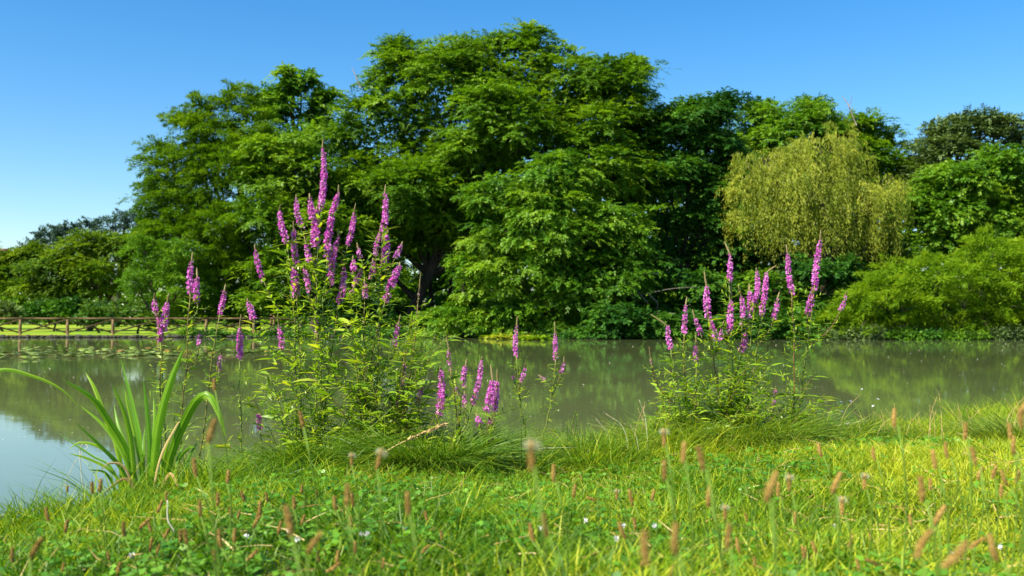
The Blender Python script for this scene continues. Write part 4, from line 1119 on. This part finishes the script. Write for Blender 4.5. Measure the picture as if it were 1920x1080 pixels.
loosestrife('low loosestrife group at the water with paired magenta spikes leaning right', (868, 878), 4.6, [
    ((825, 688), (827, 693), (822, 778), 22, .95), ((835, 622), (842, 657), (845, 694), 15, .5), ((875, 672), (873, 686), (869, 724), 19, .9), (None, (871, 740), (873, 765), 16, .7),
    ((905, 668), (903, 676), (886, 758), 18, .95), ((920, 683), (924, 712), (911, 775), 24, 1.05), ((932, 692), (933, 715), (928, 772), 20, 1.0), (None, (895, 782), (900, 796), 20, 1.0), (None, (918, 787), (922, 797), 18, .9), (None, (855, 727), (860, 742), 15, .8), (None, (862, 768), (860, 789), 16, .6)],
    [0, 1, 2, 4, 6], shoots=7, seed=307, leafL=.055, fulln=.6, hts=(.1, .22))
loosestrife('single slender loosestrife stem over the water, with one side tuft, left of two', (982, 852), 5.2, [((970, 592), (969, 612), (969, 674), 16, 1.0), ((985, 680), (985, 690), (977, 716), 14, .9), (None, (961, 704), (963, 710), 8, .7)], [0], shoots=1, seed=308, leafL=.055, hts=(.1, .2))
loosestrife('single slender loosestrife stem over the water, tip buds longest, right of two', (1028, 850), 5.2, [((1040, 602), (1041, 625), (1042, 673), 15, 1.0), ((1058, 668), (1057, 679), (1052, 698), 13, .95), (None, (1014, 706), (1021, 711), 9, .6)], [0], shoots=1, seed=309, leafL=.055, hts=(.1, .2))
loosestrife('loosestrife at the left of the right clump, one spike tip bent sharply left', (1262, 858), 5.35, [
    ((1220, 589), (1252, 611), (1258, 655), 17, 1.0), ((1288, 556), (1286, 572), (1283, 630), 16, 1.0), ((1298, 580), (1303, 597), (1315, 630), 16, 1.0), ((1305, 624), (1305, 646), (1305, 681), 14, .95), ((1217, 650), (1219, 668), (1221, 684), 9, .02)],
    [0, 1, 3], shoots=13, seed=310, leafL=.078, hts=(.15, .42))
loosestrife('full loosestrife in the middle of the right clump with crowded magenta spikes', (1370, 862), 5.4, [
    ((1320, 507), (1325, 538), (1329, 600), 20, 1.05), (None, (1331, 600), (1342, 642), 18, .95), ((1358, 452), (1369, 477), (1367, 530), 18, 1.05), ((1371, 531), (1371, 564), (1367, 628), 20, 1.05), ((1384, 535), (1390, 556), (1391, 612), 17, 1),
    ((1405, 531), (1405, 545), (1405, 598), 19, 1), ((1418, 501), (1419, 509), (1416, 570), 17, 1), ((1456, 497), (1437, 511), (1428, 592), 18, 1.05), ((1462, 546), (1458, 560), (1450, 597), 17, 1), ((1403, 607), (1398, 624), (1390, 660), 20, 1.05), ((1358, 600), (1353, 615), (1350, 640), 14, .7)],
    [0, 2, 3, 6, 7, 9], shoots=24, wide=.3, seed=311, leafL=.078, hts=(.2, .55))
loosestrife('tall leaning loosestrife at the right of the right clump, its spike reaching highest', (1468, 862), 5.4, [
    ((1474, 458), (1477, 476), (1485, 553), 18, 1.05), ((1539, 431), (1538, 451), (1527, 545), 19, 1.05), (None, (1523, 547), (1514, 592), 20, 1.0), ((1588, 546), (1586, 554), (1575, 583), 14, .95), (None, (1454, 731), (1450, 761), 13, .9)],
    [0, 1], shoots=14, wide=.26, seed=312, leafL=.0628, hts=(.12, .42))

# ------------------------------------------------------------------ ribwort plantain heads
def plantains():
    rng = np.random.default_rng(400)
    A = [(70, 535), (20, 605), (5, 660), (180, 625), (220, 570), (205, 670, 60), (265, 490), (350, 520), (265, 670), (525, 520, 45), (565, 550), (465, 570), (700, 310, 40, .25, 1), (555, 315, 25, 0, 1), (885, 570, 48), (995, 650),
         (555, 680), (575, 830), (300, 780, 50, .5), (365, 880), (470, 890), (410, 925, 30, 1.1), (130, 715), (1600, 280, 58, 0, 1), (1730, 395, 34), (1845, 500), (1690, 690, 45, -.3), (1615, 740, 35, -.45), (1080, 760), (960, 830, 22, .6), (735, 920), (275, 80, 34)]
    B = [(490, 200, 34, 0, 1), (610, 290, 40, .1), (735, 325, 48, -.12), (490, 405, 40), (290, 585, 32, -.2), (412, 570), (770, 580, 40), (1135, 505, 60, .25), (1280, 490, 32, 0, 1), (305, 755), (245, 790, 35, -.5), (385, 900, 64, -.3), (560, 840, 60),
         (885, 820, 48, .2), (875, 680, 28, 0, 1), (970, 895, 30, -.3), (1065, 1000), (1380, 935), (340, 1020), (530, 1050), (60, 580, 20, -1.0), (1210, 535), (1015, 715), (1325, 720, 24, -.2), (190, 570, 20, 0, 1)]
    C = [(530, 185, 36), (925, 260, 32), (830, 370, 30, -.3), (760, 420, 36), (985, 400, 36, -.1), (1080, 490, 28), (1000, 500, 26), (1165, 525, 32), (1130, 600, 26), (1215, 520), (685, 590, 48), (730, 565, 22, .2), (180, 550, 44, .35), (360, 550, 30, .1, 1),
         (235, 690, 34, .1, 1), (635, 775, 24, -.4), (755, 730, 44, .5), (655, 890, 60, .3), (810, 925, 66, .9), (955, 880, 36, .7), (1105, 920, 52, -.35), (95, 920), (20, 950), (400, 865), (280, 890), (330, 1020), (440, 980, 30, -1.0), (1235, 130, 44), (1180, 260, 30),
         (1200, 340, 36), (1245, 180, 40), (120, 370, 26), (420, 390, 24, -.3)]
    D = [(958, 410, 50), (905, 580, 34, -.4), (990, 195, 26, -.2), (1045, 625), (428, 675, 24, -.2), (458, 665), (310, 680, 14, 0, 1), (770, 720, 18), (725, 765, 24, .2), (225, 795, 26, -.5), (300, 855), (575, 865, 28, -.3), (640, 835), (145, 940, 48, .45), (60, 990),
         (925, 770, 32), (695, 860), (860, 900, 34), (830, 900), (500, 990), (540, 1055), (290, 1050), (1000, 730), (1125, 715), (1065, 790), (1095, 800), (1080, 900), (1020, 910, 36, -.3), (1080, 950), (1135, 975, 30, .9), (1165, 830, 26, .4), (985, 995), (755, 890), (720, 960), (690, 940)]
    heads = []
    for lst, ox, oy, s in ((A, 480, 760, 3.097), (B, 1100, 760, 3.376), (C, 1500, 720, 3.0), (D, 0, 640, 2.454)):
        for h in lst:
            heads.append((ox + h[0] / s, oy + h[1] / s, h[2] if len(h) > 2 else rng.uniform(17, 28), h[3] if len(h) > 3 else rng.normal(0, .16), h[4] if len(h) > 4 else 0))
    # prototype meshes: seed heads 1 unit tall, several bends
    def head_mesh(k):
        r_ = np.random.default_rng(420 + k)
        n, sd = 13, 10
        t = np.linspace(0, 1, n)
        rad = .108 * np.sin(np.pi * np.clip(t * .94 + .03, 0, 1)) ** .38
        bend = [0, .15, -.14, .28][k]
        V, fs = [], []
        for i in range(n):
            for j in range(sd):
                a = 2 * np.pi * j / sd + (i % 2) * np.pi / sd
                rr = rad[i] * r_.uniform(.82, 1.18)
                V.append((math.cos(a) * rr + bend * t[i] ** 2, math.sin(a) * rr, t[i]))
        for i in range(n - 1):
            for j in range(sd):
                fs.append((i * sd + j, i * sd + (j + 1) % sd, (i + 1) * sd + (j + 1) % sd, (i + 1) * sd + j))
        mb = MB(); mb.add(np.array(V), fs, np.clip(r_.normal(.5, .25, len(fs)), 0, 1))
        # bracts: small scales standing off the surface give the rough seedy outline
        m = 170
        tt = r_.random(m); a = r_.uniform(0, 6.3, m); rr = np.interp(tt, t, rad)
        rd = np.stack([np.cos(a), np.sin(a), np.zeros(m)], 1)
        P = rd * (rr * .95)[:, None] + np.stack([bend * tt ** 2, np.zeros(m), tt], 1)
        Q = leaf_quads(P, nrm(rd + np.array((0, 0, .9))), nrm(np.cross(rd, (0, 0, 1.0)) + rd * .2), .085, .06)
        mb.add(Q.reshape(-1, 3), np.arange(m * 4).reshape(-1, 4), np.clip(r_.normal(.55, .25, m), 0, 1))
        o = mb.build('seed_head', M['phead'], None, False)
        return o, bend
    HM = [head_mesh(k) for k in range(4)]
    def ring_mesh():
        r_ = np.random.default_rng(440); m = 110
        a = r_.uniform(0, 6.3, m); rd = np.stack([np.cos(a), np.sin(a), np.zeros(m)], 1)
        z = r_.uniform(.72, .98, m)
        P = rd * .1 + np.stack([np.zeros(m), np.zeros(m), z], 1)
        Q1 = leaf_quads(P, nrm(rd + r_.normal(0, .3, (m, 3))), sph(r_, m), r_.uniform(.13, .24, m), .02)
        tip = Q1[:, 2]
        Q2 = leaf_quads(tip, sph(r_, m), sph(r_, m), .055, .04)
        Q = np.concatenate([Q1, Q2])
        return quads_obj('stamens', Q, M['stamen'], None, r_.random(2 * m))
    RM = ring_mesh()
    mb = MB(); tz = np.linspace(0, 1, 7)
    mb.tube(np.stack([.02 * np.sin(tz * 3), .01 * np.sin(tz * 5), tz], 1), [.0015] * 7, 6, .5)
    SM = mb.build('stem', M['pstem'])
    used = {'s': 0, 'h': [0] * 4, 'r': 0}
    LB = ['plain upright brown plantain seed head on a thin green stem', 'slightly bowed brown plantain seed head leaning in the grass', 'plantain head with a pale ring of stamens at its top', 'strongly tilted brown plantain seed head']
    for i, (px, py, ln, tilt, wt) in enumerate(heads):
        real = rng.uniform(.026, .034)
        Y = real * F / ln
        for _ in range(60):
            p = PX(px, py + ln * .4, Y); gz = float(ground_z(p[0], Y)); h = p[2] - gz
            if h < .06: Y *= .96
            elif h > .42 and Y < shore(p[0]) - .5: Y *= 1.05
            else: break
        if Y > shore(p[0]) - .1:
            Y = float(shore(p[0])) - .15; p = PX(px, py + ln * .4, Y); gz = float(ground_z(p[0], Y)); h = p[2] - gz
        if h < .03: continue
        real = ln * Y / F
        lean = math.tan(max(-.6, min(.6, tilt * .35)))
        b = np.array((p[0] - lean * h, Y, gz))
        k = 2 if abs(tilt) > .8 else int(rng.integers(0, 3)) if abs(tilt) < .25 else int(rng.choice([1, 3]))
        k = 0 if wt else k
        kind = 2 if wt else 3 if abs(tilt) > .4 else 1 if abs(tilt) > .18 else 0
        lab = LB[kind]; grp = ['upright plantain heads', 'leaning plantain heads', 'plantain heads in flower', 'tilted plantain heads'][kind]
        if (round(px), wt) == (997, 1):
            lab, grp = 'largest blurred plantain head with a wide pale stamen ring, left of centre right', None
            lab = 'largest plantain head with a wide pale stamen ring, below the two single flower stems'
        rt = thing('plantain', lab, 'plantain', b, grp)
        st = SM if not used['s'] else SM.copy()
        if used['s']: COL.objects.link(st)
        used['s'] = 1
        st.parent = rt; wsc = max(.7, real / .03) * .9
        st.scale = (wsc, wsc, h); st.rotation_euler = (0, math.atan(lean), rng.uniform(0, .01))
        hd = HM[k][0] if not used['h'][k] else HM[k][0].copy()
        if used['h'][k]: COL.objects.link(hd)
        used['h'][k] = 1
        hd.parent = rt; hd.location = (lean * h * .985, 0, h * .985); hd.scale = (real * (.95 if ln < 30 else .82), real * (.95 if ln < 30 else .82), real)
        hd.rotation_euler = (rng.normal(0, .1), tilt, 0)
        if wt:
            rg = RM if not used['r'] else RM.copy()
            if used['r']: COL.objects.link(rg)
            used['r'] = 1
            rg.parent = rt; rg.location = hd.location; rg.scale = (real, real, real); rg.rotation_euler = hd.rotation_euler
plantains()

# ------------------------------------------------------------------ stray stalks
def stalk(name, label, cat, pts, Y, r, mat, tint=.5, seed_from=None, group=None, dy=0.0, rs=.006, ns=90):
    n = len(pts)
    P = [PX(x, y, Y + dy * i / (n - 1)) for i, (x, y) in enumerate(pts)]
    P[0][2] = min(P[0][2], float(ground_z(P[0][0], P[0][1])) + .03)
    ln = smooth_poly(P, 6 * n)
    root = thing(name, label, cat, P[0], group)
    mb = MB(); mb.tube(ln, np.linspace(r, r * .45, len(ln)), 6, tint); mb.build('stem', M[mat], root)
    if seed_from is not None:
        rg = np.random.default_rng(int(abs(pts[0][0]) + 7))
        k0 = int(seed_from * len(ln))
        ii = rg.integers(k0, len(ln) - 1, ns); f = rg.random((ns, 1))
        pp = ln[ii] * (1 - f) + ln[ii + 1] * f
        tn = nrm(ln[ii + 1] - ln[ii])
        D = nrm(tn + rg.normal(0, .28, (ns, 3)))
        Q = leaf_quads(pp, D, sph(rg, ns), rs * rg.uniform(1.2, 2.6, ns), rs * .55)
        quads_obj('seed_head', Q, M['dry' if mat != 'pstem' else 'pstem'], root, rg.random(ns))
    return root
stalk('grass_stalk', 'long tan grass stalk leaning right across the dark mound, with a dry seed head', 'grass stalk', [(668, 905), (720, 850), (775, 820), (832, 796)], 4.2, .0035, 'dry', .7, .55, rs=.012, ns=130)
stalk('grass_stalk', 'straight green grass stalk rising behind the tan one', 'grass stalk', [(610, 930), (670, 830), (740, 760)], 4.3, .002, 'pstem', .8)
stalk('dry_twig', 'dry reddish twig lying across the tussock below the tan stalk', 'twig', [(665, 892), (700, 880), (740, 884), (775, 874)], 4.15, .004, 'dry', .15)
stalk('dry_twig', 'dry forked twig lying in the grass at the lower centre', 'twig', [(710, 985), (735, 1006), (775, 998), (815, 1006)], 2.6, .003, 'dry', .6)
stalk('dry_twig', 'brown fallen twig slanting in the left grass', 'twig', [(576, 925), (610, 950), (645, 978)], 3.3, .003, 'dry', .3)
stalk('dark_stick', 'short dark grey stick lying in the sunny grass at centre right', 'stick', [(935, 1000), (955, 995), (990, 981)], 2.7, .006, 'bud', .0)
stalk('bleached_stalk', 'bleached white kinked stalk standing below the iris', 'dead stalk', [(300, 1072), (318, 1020), (326, 998), (315, 975), (314, 938)], 2.5, .0032, 'pale', .6)
stalk('bleached_stalk', 'short bleached stub beside the kinked white stalk', 'dead stalk', [(303, 1036), (303, 1025), (305, 1014)], 2.5, .0055, 'pale', .8)
stalk('bent_stem', 'thin pale stem arching over and trailing into the water left of the iris', 'dead stalk', [(188, 915), (150, 862), (165, 838), (140, 868), (118, 915), (103, 945)], 3.9, .0018, 'pale', .3)
for i, (x0, x1, y0, y1) in enumerate([(1062, 1078, 845, 772), (1072, 1083, 850, 775), (1066, 1062, 850, 790), (985, 985, 850, 782)]):
    stalk('seed_spike', ['brown-green upright seed spike right of the single flower stems, the middle one', 'tallest brown-green seed spike of the group right of the single stems', 'shortest seed spike of the group right of the single stems', 'dry seed spike beside the left single flower stem'][i], 'seed spike', [(x0, y0), ((x0 + x1) / 2, (y0 + y1) / 2), (x1, y1)], 5.0, .004, 'pstem', .3, .3, 'upright seed spikes', rs=.006, ns=120)
rngS = np.random.default_rng(500)
GR = 'thin seeding grasses at the right water edge'
for i in range(46):
    px = rngS.uniform(1570, 1930); y0 = 835 + rngS.uniform(-12, 12); Y = 5.6 + rngS.uniform(-.3, .4)
    hpx = rngS.uniform(35, 95); dx = rngS.normal(0, 30)
    stalk('grass_stalk', 'thin straw-coloured seeding grass stalk at the right water edge', 'grass stalk', [(px, y0), (px + dx * .3, y0 - hpx * .6), (px + dx, y0 - hpx)], Y, .0012, 'dry' if i % 3 else 'pstem', .8, .5, GR, rs=.004, ns=40)
for i in range(8):
    px = rngS.uniform(1130, 1235); y0 = 850 + rngS.uniform(-10, 25); Y = 5.0 + rngS.uniform(-.3, .3)
    hpx = rngS.uniform(40, 110); dx = rngS.normal(-12, 28)
    stalk('grass_stalk', 'thin pale seeding grass stalk left of the right flower clump', 'grass stalk', [(px, y0), (px + dx * .3, y0 - hpx * .6), (px + dx, y0 - hpx)], Y, .0012, 'dry' if i % 2 else 'pale', .7, .5, 'thin seeding grasses by the right clump', rs=.004, ns=40)
for i in range(60):
    px = rngS.uniform(1050, 1930); py = rngS.uniform(880, 1060)
    Y = (CAMZ - .28) * F / (py - 605 + 40); hpx = .11 * F / Y * rngS.uniform(.7, 1.4)
    b0 = PX(px, 1000, Y); gz = float(ground_z(b0[0], Y)); yb = 605 + (CAMZ - gz) * F / Y
    stalk('rat_tail_plantain', 'slender green seed spike standing in the sunny right grass', 'plantain', [(px, yb), (px + rngS.normal(0, 3), yb - hpx * .5), (px + rngS.normal(0, 8), yb - hpx)], Y, .0016, 'pstem', .4, .45, 'slender green spikes in the right grass', rs=.003, ns=60)
for i, (px, py) in enumerate([(1615, 730), (1578, 755), (1595, 753), (1637, 762), (1646, 748), (1578, 772), (1590, 795)]):
    P0 = PX(px + 10, 840, 5.6); p1 = PX(px, py, 5.6)
    rt = stalk('white_flower', 'tiny white flower on a thin stem at the water right of the clump', 'flower', [(px + rngS.normal(6, 8), 838), (px + 3, (838 + py) / 2), (px, py)], 5.6, .001, 'pstem', .6, None, 'tiny white flowers at the water')
    rg = np.random.default_rng(600 + i); n = 14
    Q = leaf_quads(np.tile(p1, (n, 1)), sph(rg, n) + (0, 0, .2), sph(rg, n), .009, .006)
    quads_obj('petals', Q, M['white'], rt, rg.random(n))
for i in range(16):
    px = rngS.uniform(40, 1900); py = rngS.uniform(930, 1010)
    gz0 = .27; Y = (CAMZ - gz0 - .05) * F / (py - 605); p = PX(px, py, Y); gz = float(ground_z(p[0], Y)); p[2] = gz + .05
    if Y > shore(p[0]) - .2: continue
    rg = np.random.default_rng(700 + i); n = 30
    rt = thing('clover_flower', 'small white clover flower low in the grass', 'flower', (p[0], Y, gz), 'white clover flowers in the grass')
    mb = MB(); mb.tube([(p[0], Y, gz), (p[0] + .004, Y, gz + .03), tuple(p)], .0012, 5); mb.build('stem', M['pstem'], rt)
    Q = leaf_quads(np.tile(p, (n, 1)), sph(rg, n) + (0, 0, .3), sph(rg, n), .008, .004)
    quads_obj('petals', Q, M['white'], rt, rg.random(n))
